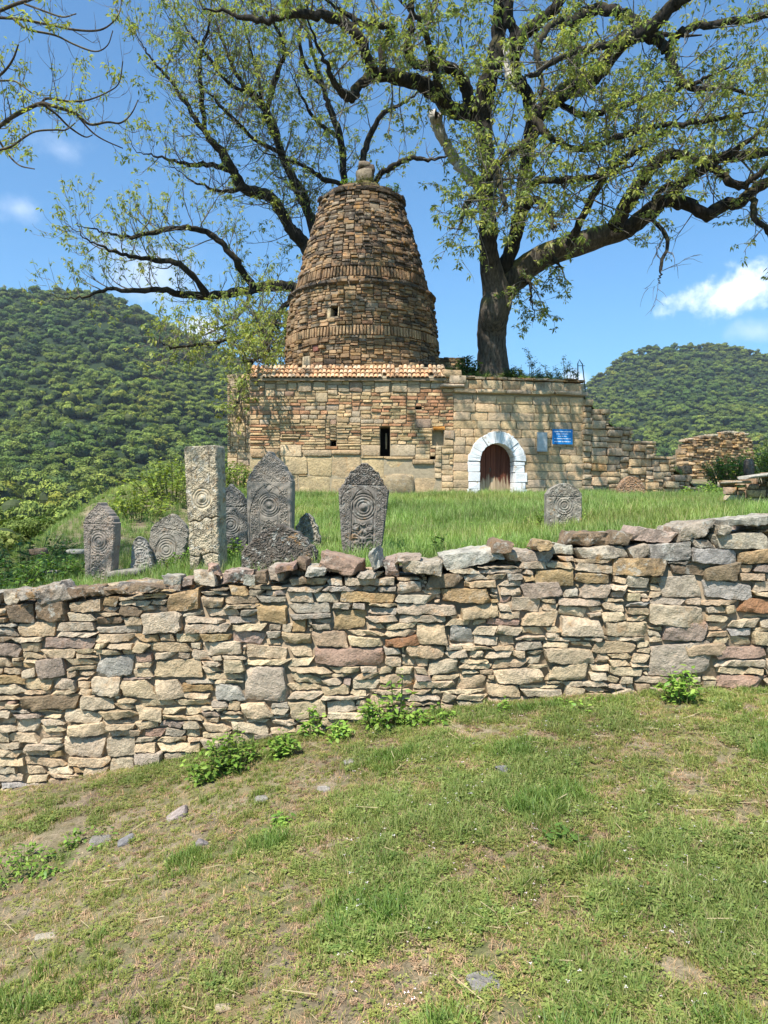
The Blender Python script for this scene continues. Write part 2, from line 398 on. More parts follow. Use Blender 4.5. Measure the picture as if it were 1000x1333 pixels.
def bark_mat(name, c0, c1, moss=.0):
    m, nt, b = newmat(name, .95); N = NT(nt); p = N.pos()
    n = N.noise(p, 14, 7, .7, stretch=(1, 1, .22)); n2 = N.noise(p, 2.2, 5, .6)
    c = ramp(N, n, .35, .68, c0, c1)
    if moss:
        g = N.n('ShaderNodeNewGeometry'); sp = N.n('ShaderNodeSeparateXYZ'); N.l(g.outputs['Normal'], sp.inputs[0])
        up = N.rng(sp.outputs['Z'], .0, .8, 0, 1); f = N.math('MULTIPLY', N.math('MULTIPLY', up, N.rng(n2, .42, .6, 0, 1, True)), moss)
        c = N.mix(f, c, (.10, .085, .02))
    a = N.n('ShaderNodeAttribute', attribute_name='tint'); c = N.mix(1., c, a.outputs['Color'], 'MULTIPLY')
    N.l(c, b.inputs['Base Color']); N.bump(n, b, 1., .05); return m
M_TRUNK = bark_mat('bark', (.010, .008, .006), (.050, .041, .031), .8)
M_TWIG = bark_mat('twig_bark', (.10, .085, .07), (.24, .21, .17), 0)
M_DEAD = bark_mat('bleached_wood', (.34, .30, .25), (.68, .62, .55), 0)
def ground_mat():
    m, nt, b = newmat('ground_soil_and_grass', .97); N = NT(nt); p = N.pos()
    c = ramp(N, N.noise(p, 1.1, 6, .65), .34, .62, (.17, .125, .085), (.23, .20, .10))
    c = N.mix(N.rng(N.noise(p, 3.2, 6, .7, off=9), .48, .62, 0, .8, True), c, (.32, .25, .165))
    c = N.mix(N.rng(N.noise(p, 1.7, 5, .6, off=19), .5, .62, 0, .65, True), c, (.095, .12, .03))
    n2 = N.noise(p, 60, 5, .7); c = N.mix(1., c, ramp(N, n2, .3, .7, (.6, .6, .6), (1.3, 1.3, 1.3)), 'MULTIPLY')
    a = N.n('ShaderNodeAttribute', attribute_name='tint')      # alpha: wooded hillside floor, red: bare tan soil patches
    c = N.mix(N.math('MULTIPLY', a.outputs['Alpha'], 1.), c, (.02, .034, .01))
    sp = N.n('ShaderNodeSeparateColor'); N.l(a.outputs['Color'], sp.inputs[0])
    c = N.mix(sp.outputs['Red'], c, N.mix(n2, (.42, .26, .13), (.22, .15, .09)))
    N.l(c, b.inputs['Base Color']); N.bump(N.math('ADD', n2, N.math('MULTIPLY', N.noise(p, 18, 4, .6), 1.5)), b, .8, .02); return m
M_GROUND = ground_mat()
def wood_mat():
    m, nt, b = newmat('door_wood', .75); N = NT(nt); p = N.pos()
    g = N.noise(p, 22, 6, .6, stretch=(1, 1, .06)); sp = N.n('ShaderNodeSeparateXYZ'); N.l(p, sp.inputs[0])
    # paint survives on the upper part and has weathered off towards the foot of the door
    e = N.math('ADD', sp.outputs['Z'], N.math('MULTIPLY', N.math('SUBTRACT', N.noise(p, 6, 4, .6, stretch=(2.2, 2.2, .25)), .5), 1.3))
    f = N.rng(e, DOORZ+.42, DOORZ+.62, 0, 1, True)
    c = N.mix(f, ramp(N, g, .3, .7, (.30, .21, .12), (.52, .41, .27)), ramp(N, g, .3, .7, (.075, .020, .010), (.19, .062, .032)))
    a = N.n('ShaderNodeAttribute', attribute_name='tint'); c = N.mix(1., c, a.outputs['Color'], 'MULTIPLY')
    N.l(c, b.inputs['Base Color']); N.bump(g, b, .5, .006); return m
# ================================================================ terrain
WD = 5.6                                   # distance of the front wall face
bx = np.array([0, 60, 230, 330, 430, 530, 640, 760, 1000]); by = np.array([1030, 1020, 990, 968, 948, 930, 917, 906, 899])
BX = (bx-500)/F*WD; BZ = np.array([zpx(v, WD) for v in by])
def zfront(x): return np.interp(x, np.concatenate([[-40, -8], BX, [8, 40]]), np.concatenate([[-6, -1.35], BZ, [.28, .8]]))
def edge_x(y): return np.interp(y, [5, 7, 9, 12, 20, 40], [-3.5, -3.7, -4.3, -5.3, -6.3, -8])
def E_left(u): return np.interp(u, [-3000, -700, -300, 0, 50, 110, 160, 200, 240, 290, 340, 420, 520, 620], [60, 200, 250, 262, 264, 268, 254, 234, 212, 188, 165, 130, 80, 20])
def E_right(u): return np.interp(u, [480, 700, 745, 765, 790, 805, 830, 880, 950, 1000, 1100, 1400, 3000], [40, 95, 138, 148, 165, 180, 190, 197, 196, 184, 155, 120, 50])
def E_far(u): return np.interp(u, [-2000, -300, 0, 20, 60, 200], [100, 300, 275, 268, 235, 100])
def zground(x, y):
    x = np.asarray(x, float); y = np.asarray(y, float)
    zf = zfront(x)+.03*(fbm(x*1.3, y*1.3, 3)-.5)+.035*(fbm(x*5, y*5, 4, 3)-.5)
    yc = np.maximum(y, 6)
    left = .97+.105*np.clip(x, -5, 4); t = sstep(6, 20, yc)
    zb = left*(1-t)+1.66*t + .45*np.exp(-((x+5.0)/1.6)**2-((y-16)/4.)**2)
    zb = zb+np.clip(y-22, 0, 14)*.085-.36*np.exp(-((x-7.4)/1.9)**2-((y-12.6)/2.8)**2)
    dx = np.maximum(0, edge_x(yc)-x); zb = zb-np.minimum(dx*.55, 14)
    zb = zb+.09*(fbm(x*.8, y*.8, 9)-.5)+.05*(fbm(x*3, y*3, 12, 3)-.5)
    s = sstep(WD+.15, WD+.35, y); z = zf*(1-s)+zb*s
    # far hills
    ys = np.maximum(y, 40); u = np.clip(x/ys*F+500, -2500, 3500)
    sl = np.clip((y-110)/560, 0, 1); el = -95*(1-sl)+E_left(u)*sl
    el = np.where(sl <= 0, -95., el)
    el = el*1.; el = np.where(y > 670, E_left(u)-(y-670)*.35, el)
    el += np.where(sl > 0, 1, 0)*10*np.sin(sl*np.pi)*(fbm(u/85, y/110, 31, 3)-.5)*3.2
    sr = np.clip((y-200)/800, 0, 1); er = -60*(1-sr)+E_right(u)*sr; er = np.where(y > 1000, E_right(u)-(y-1000)*.3, er)
    er += 10*np.sin(sr*np.pi)*(fbm(u/60, y/140, 37, 3)-.5)*2.6
    e2 = np.where(y > 900, E_far(u)*np.clip((y-700)/800, 0, 1), -300); e2 = np.where(y > 1500, E_far(u)-(y-1500)*.3, e2)
    e = np.maximum(np.maximum(np.where(u < 600, el, -300), np.where(u > 480, er, -300)), e2); e = np.maximum(e, -110)
    zfar = EYE+ys*e/F
    k = sstep(38, 115, y); z = z*(1-k)+zfar*k
    return z
def zg(x, y): return float(zground(np.array([x]), np.array([y]))[0])
def axis(n, a, b, c): 
    t = np.linspace(-1, 1, n); return c+a*np.sinh(b*t)
gx = axis(470, 1.9, 7.6, -.5); gy = 6+1.6*np.sinh(7.9*np.linspace(-.62, 1, 470))
X, Y = np.meshgrid(gx, gy); Z = zground(X, Y)
nx, ny = len(gx), len(gy); i, j = np.meshgrid(np.arange(nx-1), np.arange(ny-1)); b0 = (j*nx+i).ravel()
tan = np.zeros(X.shape)
for (px, py, d, r) in [(520, 1062, 3.75, .17), (610, 1275, 2.45, .05), (505, 1075, 3.6, .10)]:
    c = P(px, py, d); tan = np.maximum(tan, sstep(1.1, .5, np.hypot((X-c[0])/1.5, Y-c[1])/r+.6*(fbm(X*14, Y*14, 5)-.5)))
tan = np.maximum(tan, sstep(1.2, .6, np.hypot((X-8.2)/1.4, (Y-20)/2.2)+.8*(fbm(X*3, Y*3, 6)-.5))*.8)
tan = np.maximum(tan, sstep(.68, .8, fbm(X*2.1+7, Y*2.1, 77))*(Y < WD)*.6)
tt = np.stack([tan, tan*0, tan*0, sstep(45, 110, Y)], -1).reshape(-1, 4)
g_me = mk_mesh('ground', np.stack([X, Y, Z], -1).reshape(-1, 3), [np.stack([b0, b0+1, b0+nx+1, b0+nx], -1)], tt, M_GROUND, True)
link('ground', g_me, kind='structure')
# ================================================================ front drystone wall
FW = thing('drystone_wall', 'long drystone boundary wall of rough cream and ochre stones running across the grass', 'wall', (0, WD+.3, zg(0, 5.2)))
PAL = dict(cream=(.60, .465, .30), tan=(.53, .395, .25), sand=(.57, .455, .32), grey=(.46, .385, .295), blue=(.42, .385, .335), ochre=(.46, .32, .165), mauve=(.39, .295, .23), rust=(.38, .20, .10), pink=(.42, .28, .205), pale=(.50, .46, .38), brown=(.25, .18, .115))
def vary(c, g, a=.12, L=0.):
    k = 1+g.uniform(-a, a); c = np.array(c)*k*(1+g.uniform(-.022, .022, 3)); return (*np.clip(c, 0, .9), L)
caps = [(-40,-2,770,790,'grey'),(0,24,771,790,'grey'),(22,54,767,781,'grey'),(43,89,759,789,'grey'),(88,132,764,778,'brown'),(130,166,766,776,'brown'),(168,213,760,771,'brown'),(209,236,749,763,'pale'),(235,252,752,764,'mauve'),(249,281,742,763,'grey'),(265,284,735,751,'pink'),(284,329,742,761,'mauve'),(314,334,748,765,'pale'),(333,350,742,760,'brown'),(345,374,736,758,'grey'),(358,388,733,745,'pink'),(385,401,727,746,'brown'),(396,426,737,752,'pale'),(415,474,724,749,'pink'),(480,501,715,743,'pale'),(464,496,744,754,'grey'),(500,523,727,755,'mauve'),(514,548,722,736,'mauve'),(522,578,728,748,'grey'),(575,661,716,738,'pale'),(641,669,703,721,'brown'),(658,722,717,735,'grey'),(694,720,703,718,'ochre'),(716,751,709,724,'pale'),(743,798,692,714,'brown'),(797,826,691,711,'brown'),(825,883,688,708,'mauve'),(882,933,680,702,'grey'),(931,950,682,698,'grey'),(944,1012,672,686,'pale'),(1012,1070,668,684,'grey')]
seeds_px = [(752,818,711,728,'grey'),(818,846,710,727,'grey'),(845,902,707,731,'blue'),(902,962,714,735,'blue'),(962,1006,716,735,'ochre'),(930,1004,694,715,'grey'),(800,872,726,750,'ochre'),
 (317,375,867,915,'grey'),(123,173,854,883,'blue'),(47,85,858,883,'mauve'),(406,500,843,868,'pink'),(185,237,797,825,'sand'),(217,261,769,797,'ochre'),(432,478,794,821,'ochre'),(21,72,810,830,'tan'),(21,100,905,925,'brown'),(81,136,959,987,'sand'),(137,175,960,987,'sand'),(117,156,881,907,'sand'),(156,200,886,910,'cream'),(200,237,885,911,'cream'),(278,316,890,913,'blue'),(314,352,915,937,'cream'),(376,425,912,937,'cream'),(197,263,859,883,'tan'),(300,345,822,841,'mauve'),(262,314,835,854,'sand'),
 (846,931,837,880,'grey'),(864,921,810,836,'mauve'),(847,920,788,816,'sand'),(642,711,871,891,'cream'),(715,767,864,887,'cream'),(575,639,766,785,'ochre'),(543,584,811,841,'tan'),(584,616,815,838,'blue'),(707,775,844,865,'cream'),(862,916,749,779,'grey'),(916,982,757,781,'blue'),(964,1005,778,799,'rust'),(516,597,786,801,'sand'),(730,786,804,830,'sand'),(527,580,840,857,'tan'),(772,830,835,851,'tan'),(681,734,757,779,'mauve'),(695,750,741,765,'ochre'),(666,705,777,797,'sand'),(681,727,796,816,'cream'),(557,599,859,879,'sand'),(555,604,747,766,'brown'),(598,648,786,806,'tan'),(45,86,782,810,'brown'),(8,44,786,812,'brown'),(335,377,785,812,'ochre'),(248,276,846,861,'sand'),(893,950,838,854,'tan'),(935,998,879,897,'pink'),(930,1000,842,858,'pink'),(500,545,830,843,'rust'),(380,400,806,824,'ochre')]
top_px = np.array([(-300,800),(0,790),(60,786),(110,778),(250,768),(300,764),(335,762),(385,750),(470,750),(520,750),(575,742),(660,734),(745,722),(800,712),(850,708),(900,702),(940,697),(1000,688),(1300,668)], float)
bot_px = np.array([(-300,1095),(0,1042),(60,1032),(230,1003),(330,980),(430,960),(530,942),(640,928),(760,918),(1000,911),(1300,905)], float)
gw = np.random.default_rng(21)
def ins(Xp, Yp):   # packing works with y up = -py
    py = -Yp; return (py > np.interp(Xp, top_px[:, 0], top_px[:, 1])) & (py < np.ceil((np.interp(np.round(Xp/70)*70, bot_px[:, 0], bot_px[:, 1])+4)/14)*14)
def szf(x, y):
    py = -y; hi = py < np.interp(x, top_px[:, 0], top_px[:, 1])+40
    r = gw.random()
    if r < .42: return gw.uniform(20, 52), gw.uniform(6, 9)
    if r < .84: return gw.uniform(26, 58), gw.uniform(9, 14)
    if r < .96: return gw.uniform(26, 50), gw.uniform(14, 21)
    return gw.uniform(14, 22), gw.uniform(14, 22)
rects = pack(-260, 1280, -1105, -660, 1, ins, [(a, b, -d, -c, n) for (a, b, c, d, n) in seeds_px], szf, gw, 7, 5)
recs = []
def wallrec(x0, x1, y0, y1, colr, cap=False):
    global recs
    cx, py = (x0+x1)/2, -(y0+y1)/2; k = WD/F; g = gw
    w_, h_ = (x1-x0)*k, (y1-y0)*k; gap = .010 if not cap else .018
    tp = np.interp(cx, top_px[:, 0], top_px[:, 1]); hgt = (py-tp)
    topness = float(np.clip(1-(hgt-5)/75., 0, 1))
    if colr is None:
        r = g.random()
        if topness > .35: colr = g.choice(['grey', 'tan', 'ochre', 'mauve', 'brown', 'sand', 'pink'], p=[.26, .24, .12, .04, .07, .25, .02])
        else: colr = g.choice(['cream', 'sand', 'tan', 'grey', 'blue', 'mauve', 'ochre', 'pink'], p=[.46, .28, .15, .04, .01, .02, .02, .02])
    L = topness*g.uniform(.35, 1.) if topness > .15 else (g.uniform(.1, .4) if g.random() < .12 else g.uniform(0, .06))
    d = g.uniform(.26, .34) if not cap else (g.uniform(.15, .24) if cx < 345 else g.uniform(.32, .5))
    nx_, nz_ = int(np.clip(round(w_/.022), 4, 18)), int(np.clip(round(h_/.020), 3, 12))
    V, Fq = rock(max(w_-gap, .02), max(h_-gap*.8, .015), d, nx_, 4, nz_, k=g.uniform(16, 40), warp=.30, cuts=6, cutd=.06 if not cap else .14, nz_amp=.0032 if not cap else .005, fr=46, g=g, face=int(g.integers(2, 5)))
    pr = g.normal(0, .012) if not cap else g.normal(0, .035)+.01
    a = g.normal(0, .025) if not cap else g.normal(0, .085)
    Ry = np.array([[math.cos(a), 0, math.sin(a)], [0, 1, 0], [-math.sin(a), 0, math.cos(a)]])
    b = g.normal(0, .05); Rz = np.array([[math.cos(b), -math.sin(b), 0], [math.sin(b), math.cos(b), 0], [0, 0, 1]])
    c = P(cx, py, WD); c[1] = WD-pr+d/2
    recs.append(dict(V=V, F=Fq, c=c, R=Ry@Rz, s=(1, 1, 1), tint=vary(PAL[colr], g, .11, L), area=w_*h_*(1 if -20 < cx < 1020 else .2), cap=cap))
for (x0, x1, y0, y1, c) in rects: wallrec(x0, x1, y0, y1, c)
body = recs; recs = []
for (x0, x1, y0, y1, c) in caps: wallrec(x0, x1, -y1, -y0, c, True)
capr = recs
# tilt of the big leaning slab and the slanting pale slab
for r, (a, b) in {3: (-.35, 0), 24: (-.14, 0)}.items():
    capr[r]['R'] = np.array([[math.cos(a), 0, math.sin(a)], [0, 1, 0], [-math.sin(a), 0, math.cos(a)]])
emit(FW, body, M_WALL, 300, 'stone', 'chinking_stones')
# rubble on the top of the wall, behind the capping stones, and its far face
back = []
for _ in range(520):
    px = gw.uniform(-200, 1250) if _ < 340 else gw.uniform(-60, 420); x = (px-500)/F*WD; tpz = zpx(np.interp(px, top_px[:, 0], top_px[:, 1]), WD)
    if gw.random() < .6: y, z = gw.uniform(WD+.3, WD+.66), tpz-gw.uniform(-.01, .06)
    else: y, z = WD+.66, tpz-gw.uniform(.0, .4)
    w_, h_, d = gw.uniform(.12, .3), gw.uniform(.05, .11), gw.uniform(.12, .26)
    V, Fq = rock(w_, h_, d, 5, 4, 3, k=8, warp=.2, cuts=6, cutd=.14, nz_amp=.005, fr=36, g=gw)
    b = gw.uniform(-.5, .5); Rz = np.array([[math.cos(b), -math.sin(b), 0], [math.sin(b), math.cos(b), 0], [0, 0, 1]])
    back.append(dict(V=V, F=Fq, c=(x, y, z), R=Rz, s=(1, 1, 1), tint=vary(PAL[gw.choice(['grey', 'brown', 'tan', 'mauve'])], gw, .15, gw.uniform(.4, 1)), area=w_*h_))
emit(FW, back, M_WALL, 0, 'stone', 'rubble_fill')
emit(FW, capr, M_WALL, 300, 'capstone')
mb = MB(); xs = np.linspace(-4.6, 4.7, 94); ks = []
for x in xs:
    px = x/WD*F+500; zt = zpx(np.interp(px, top_px[:, 0], top_px[:, 1]), WD)-.07+gw.uniform(-.02, .02); zb_ = zfront(x)-.35
    for (yy, zz) in ((WD+.055+gw.uniform(-.01, .02), zb_), (WD+.055+gw.uniform(-.01, .02), zt), (WD+.62, zt), (WD+.62, zb_)): ks.append((x, yy, zz))
ks = np.array(ks); q = []
for a in range(len(xs)-1):
    for e in range(4): q.append((a*4+e, (a+1)*4+e, (a+1)*4+(e+1) % 4, a*4+(e+1) % 4))
mb.add(ks, q); mb.build('earth_core', M_CORE, FW)
# ================================================================ mausoleum
class Wall:
    def __init__(s, O, E):
        s.O = np.array(O, float); d = np.array(E, float)-s.O; s.L = np.linalg.norm(d); s.U = d/s.L; s.N = np.array([s.U[1], -s.U[0]])
        s.R = np.array([[s.U[0], -s.N[0], 0], [s.U[1], -s.N[1], 0], [0, 0, 1]])
    def s_of(s, px):
        k = (px-500)/F; return (k*s.O[1]-s.O[0])/(s.U[0]-k*s.U[1])
    def depth(s, u): return s.O[1]+s.U[1]*u
    def z_of(s, px, py): return zpx(py, s.depth(s.s_of(px)))
    def pt(s, u, z, off=0.):
        q = s.O+s.U*u+s.N*off; return np.array([q[0], q[1], z])
    def rect(s, x0, x1, y0, y1, d=None):
        return (s.s_of(x0), s.s_of(x1), s.z_of((x0+x1)/2, y1), s.z_of((x0+x1)/2, y0), d)
def wrecs(W, rects, colf, g, depth=.25, prot=.015, gap=.012):
    out = []
    for (a, b, c, d_, dt) in rects:
        w_, h_ = b-a, d_-c
        col, L, extra = colf((a+b)/2, (c+d_)/2, w_, h_, dt); col = tuple(np.array(col)*np.array([1.05, .98, .88])); e = g.normal(0, prot)+extra
        ang = g.normal(0, .012); Ry = np.array([[math.cos(ang), 0, math.sin(ang)], [0, 1, 0], [-math.sin(ang), 0, math.cos(ang)]])
        gp = min(gap, h_*.22) if dt != 'ash' else .004
        out.append(dict(proto=int(g.integers(len(PROTO))), c=W.pt((a+b)/2, (c+d_)/2, e-depth/2), R=W.R@Ry, s=(max(w_-gp, .02)*1.02, depth, max(h_-gp, .015)*1.02), tint=vary(col, g, .12, L), area=w_*h_))
    return out
def core(W, u0, u1, z0, z1, holes, mat, parent, front=-.06, thick=.5, name='wall_core', topf=None):
    us = sorted({u0, u1, *[h[0] for h in holes], *[h[1] for h in holes]}); zs = sorted({z0, z1, *[h[2] for h in holes], *[h[3] for h in holes]})
    mb = MB()
    for a, b in zip(us, us[1:]):
        for c, d in zip(zs, zs[1:]):
            m = ((a+b)/2, (c+d)/2)
            if any(h[0] <= m[0] <= h[1] and h[2] <= m[1] <= h[3] for h in holes): continue
            V = [W.pt(u, z, o) for z in (c, d) for o in (front, front-thick) for u in (a, b)]
            mb.add(V, BOXF)
    return mb.build(name, mat, parent, smooth=False)
gm = np.random.default_rng(5)
BW = Wall((-3.81, 21.0), (1.97, 21.0)); WW = Wall((1.97, 21.0), (5.86, 21.7)); RW = Wall((5.86, 21.7), (9.9, 23.2))
MA = thing('mausoleum', 'old stone mausoleum with a tapering beehive tower, square base and arched entrance', 'building', (-.7, 22, 1.6))
TREC = []
# ---- base front
GZ = 1.45
holes = {'slit': BW.rect(495, 508, 555, 594), 'niche': BW.rect(563, 578, 560, 580), 'h1': BW.rect(430, 438, 573, 581), 'h2': BW.rect(560, 567, 594, 598), 'h3': BW.rect(541, 549, 529, 533)}
sd_ = [BW.rect(*q) for q in [(424,440,581,585,'brick'),(563,580,555,560,'ocre'),(541,562,545,557,'mauve'),(455,472,497,510,'mauve'),(488,508,498,511,'sand'),(509,530,499,511,'sand'),(530,547,501,511,'sand'),(408,424,497,508,'sand'),(388,406,498,510,'sand'),(375,387,498,508,'sand'),(360,373,500,509,'sand'),(411,427,511,523,'sand'),(325,365,596,618,'ash'),(365,400,594,618,'ash'),(400,432,594,620,'ash'),(432,470,592,622,'ash'),(470,500,596,622,'ash'),(500,536,598,618,'ash'),(537,566,604,622,'ash'),(325,352,618,648,'ash'),(352,388,618,648,'ash'),(388,430,620,648,'ash'),(430,470,622,648,'ash'),(470,512,622,648,'ash'),(512,540,618,648,'ash'),(540,575,622,648,'ash'),(578,592,560,572,'grey')]]
ztopB = zpx(491, 21)
hr = list(holes.values())
def insB(U, Z_):
    m = (Z_ < ztopB) & (Z_ > GZ)
    for h in hr: m &= ~((U > h[0]) & (U < h[1]) & (Z_ > h[2]) & (Z_ < h[3]))
    return m
def pyB(z): return HZ-(z-EYE)/21*F
k21 = 21/F
def szB(u, z):
    px = 500+(-3.81+u)/21*F; py = pyB(z); r = gm.random()
    if py > 590: 
        if px > 540: return gm.uniform(10, 22)*k21, gm.uniform(6, 9)*k21
        return gm.uniform(28, 44)*k21, gm.uniform(12, 18)*k21
    if py > 553:
        if px < 494: return gm.uniform(12, 28)*k21, 3.6*k21
        if px < 540: return gm.uniform(9, 18)*k21, gm.uniform(3.4, 5.)*k21
        return gm.uniform(11, 20)*k21, gm.uniform(4.5, 7.5)*k21
    if py > 533:
        if px < 470: return gm.uniform(9, 18)*k21, gm.uniform(5, 8)*k21
        return gm.uniform(9, 18)*k21, gm.uniform(3.4, 5)*k21
    if py > 519: return gm.uniform(8, 17)*k21, gm.uniform(3.6, 5)*k21
    if py > 508 and px > 478: return gm.uniform(9, 18)*k21, gm.uniform(3.6, 5.5)*k21
    return gm.uniform(11, 20)*k21, gm.uniform(6.5, 10)*k21
def colB(u, z, w_, h_, dt):
    px = 500+(-3.81+u)/21*F; py = pyB(z); g = gm; ex = 0
    if dt == 'ash': return (.50, .405, .26), .08, -.035+g.uniform(-.005, .005)
    if dt == 'ocre': return (.48, .23, .06), .1, .05
    if dt == 'brick': return (.42, .22, .12), 0, .02
    if dt in PAL: return tuple(np.array(PAL[dt])*.9), .15, .02
    brick = h_ < 5.6*k21
    if brick:
        red = (.47, .27, .16); crm = (.56, .43, .265)
        pr = .6 if (px > 535 and py < 548) else (.45 if px < 345 or 519 < py < 533 else .12)
        c = red if g.random() < pr else crm
        return tuple(np.array(c)*(1 if g.random() < .5 else .88)), .02, 0
    if py < 515: return tuple(np.array(g.choice([PAL['grey'], PAL['sand'], PAL['tan'], PAL['pink']], p=[.4, .35, .15, .1]))), .2, .01
    if py < 553: return tuple(np.array(g.choice([PAL['grey'], PAL['tan'], PAL['pink']], p=[.4, .45, .15]))), .2, 0
    return tuple(np.array(g.choice([PAL['sand'], PAL['cream'], PAL['grey'], PAL['tan']], p=[.3, .45, .1, .15]))), .1, 0
rb = pack(0, BW.L, GZ, ztopB, .0075, insB, sd_, szB, gm, 12, 8, flat=.75)
TREC += wrecs(BW, rb, colB, gm, .24, .014, .018)
core(BW, 0, BW.L, 1.0, ztopB+.02, hr, M_MORTAR, MA, -.045, .6)
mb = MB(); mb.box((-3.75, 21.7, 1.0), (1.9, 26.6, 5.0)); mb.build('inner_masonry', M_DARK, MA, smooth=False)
mb = MB(); mb.box((-3.82, 21.66, 1.0), (-3.76, 26.65, 5.05)); mb.box((-3.75, 26.62, 1.0), (1.95, 26.7, 5.05)); mb.build('side_wall', M_MORTAR, MA, smooth=False)
# niche back
c0 = holes['niche']; mb = MB(); V = [BW.pt(u, z, o) for z in (c0[2], c0[3]) for o in (-.22, -.27) for u in (c0[0], c0[1])]; mb.add(V, BOXF); mb.build('niche_back', M_MORTAR, MA, smooth=False)
# pale stick glimpsed in the slit window
mb = MB(); tube(mb, [BW.pt((holes['slit'][0]+holes['slit'][1])/2+.03, z, -.35) for z in (3.05, 3.3, 3.5)], [.022, .03, .02], 6); mb.build('window_bar', M_MORTAR, MA)
# ---- eaves + tiles
EV = 20.85; ez = zpx(490.5, EV); rz = zpx(477, 21.35)
mb = MB()
xa, xb = P(322, 490, EV)[0], P(583, 490, EV)[0]
for (o, zz0, zz1) in ((.0, ez-.10, ez-.035),):
    mb.box((xa+.1, EV+.03, zz0), (xb-.05, 21.4, zz1))
mb.box((xa+.2, 21.1, ez-.05), (xb-.1, 26.5, ez+.02)); mb.build('eave_slab', M_CORE, MA, smooth=False)
# sloping roof bed round the tower
cxT, cyT = -.70, 23.8
mb = MB(); q0 = np.array([(xa+.08, EV+.06), (xb-.03, EV+.06), (xb-.03, 26.7), (xa+.08, 26.7)]); q1 = np.array([(cxT-2.2, cyT-2.2), (cxT+2.2, cyT-2.2), (cxT+2.2, cyT+2.2), (cxT-2.2, cyT+2.2)])
V = [(*p, ez-.02) for p in q0]+[(*p, rz+.02) for p in q1]; mb.add(V, [(0, 1, 5, 4), (1, 2, 6, 5), (2, 3, 7, 6), (3, 0, 4, 7), (4, 5, 6, 7)]); mb.build('roof_bed', M_MORTAR, MA, smooth=False)
def tile_mesh():
    n = 7; V = []; L = .30
    for yy, rr, zz in ((0, .062, 0), (L, .050, .0)):
        for i in range(n):
            a = math.pi*i/(n-1); V.append((-math.cos(a)*rr, yy, math.sin(a)*rr*.8+zz))
    for yy, rr, zz in ((0, .048, 0), (L, .038, .0)):
        for i in range(n):
            a = math.pi*i/(n-1); V.append((-math.cos(a)*rr, yy, math.sin(a)*rr*.8+zz-.004))
    Fq = []
    for i in range(n-1): Fq += [(i, i+1, n+i+1, n+i), (2*n+i, 3*n+i, 3*n+i+1, 2*n+i+1), (i, 2*n+i, 2*n+i+1, i+1)]
    return mk_mesh('tile', V, [Fq], None, M_TILE, True)
tm = tile_mesh(); sl = math.atan2(rz-ez, .5)
off = parent_off(MA); nt_ = 46; cnt = 0
for row in range(3):
    for i in range(nt_):
        x = xa+.04+(xb-xa-.08)*(i+.5)/nt_+gm.normal(0, .004); y = EV-.01+row*.17+gm.normal(0, .006)
        if gm.random() < .04: continue
        o = link('roof_tile', tm, MA, (x-off[0], y-off[1], ez-.02+row*.17*math.tan(sl)+.012*row+gm.normal(0, .004)-off[2])); o.rotation_euler = (sl*.8+gm.normal(0, .02), 0, gm.normal(0, .05))
        c = np.array([(.66, .38, .20), (.66, .44, .26), (.56, .32, .17), (.70, .50, .32)][int(gm.integers(4))])*gm.uniform(.85, 1.1); o.color = (*c, 1); o.scale = (1.02, 1, 1)
# left receding wing of the base (px 297-325)
LW = Wall((P(296, 600, 22.6)[0], 22.6), (P(330, 600, 22.6)[0], 22.6))
zl = zpx(487, 22.6)
hl = [LW.rect(300, 303, 581, 585), LW.rect(311, 314, 581, 585)]
rl = pack(0, LW.L, 1.4, zl, .01, lambda U, Z_: (Z_ > 0)&~((Z_>hl[0][2])&(Z_<hl[0][3])&(((U>hl[0][0])&(U<hl[0][1]))|((U>hl[1][0])&(U<hl[1][1])))), [], lambda u, z: (gm.uniform(.25, .5), gm.uniform(.16, .3)), gm, 6, 6)
TREC += wrecs(LW, rl, lambda u, z, w_, h_, d: (PAL[gm.choice(['grey', 'sand', 'cream'])], .15, 0), gm, .22, .01, .012)
core(LW, .02, LW.L, 1.0, zl-.03, [], M_MORTAR, MA, -.05, 3.5)
# ---- beehive tower
prof_z = np.array([5.0, 5.45, 6.4, 7.3, 7.95, 7.96, 8.6, 9.3, 10.0, 10.45, 10.75, 10.95]); prof_r = np.array([2.47, 2.47, 2.44, 2.36, 2.25, 2.17, 2.01, 1.83, 1.63, 1.47, 1.38, 1.34])
def rT(z): return np.interp(z, prof_z, prof_r)
RR = 2.45; CIRC = 2*math.pi*RR
def u_of_ang(a): return (a % (2*math.pi))*RR       # angle 0 = away from camera, pi = towards camera
def angpos(u, z, off=0.):
    a = u/RR; r = rT(z)+off; return np.array([cxT+r*math.sin(a), cyT+r*math.cos(a), z])
wa = math.pi+R_(18.5); wu = u_of_ang(wa)
win = (wu-.11, wu+.11, 6.88, 7.21)
bands = [(6.33, 6.64), (8.12, 8.46)]
def insT(U, Z_):
    m = np.ones(U.shape, bool)
    m &= ~((U > win[0]) & (U < win[1]) & (Z_ > win[2]) & (Z_ < win[3]))
    for b in bands: m &= ~((Z_ > b[0]) & (Z_ < b[1]))
    m &= ~((Z_ > 7.90) & (Z_ < 8.0)); return m
gt = np.random.default_rng(11)
def szT(u, z):
    k = RR/rT(z); r = gt.random()
    if r < .4: return gt.uniform(.16, .34)*k, gt.uniform(.055, .085)
    if r < .93: return gt.uniform(.18, .36)*k, gt.uniform(.085, .135)
    return gt.uniform(.24, .36)*k, gt.uniform(.15, .22)
sT = [(wu-.17, wu-.12, 6.88, 7.2, 'w'), (wu+.12, wu+.17+.1, 6.88, 7.2, 'w')]
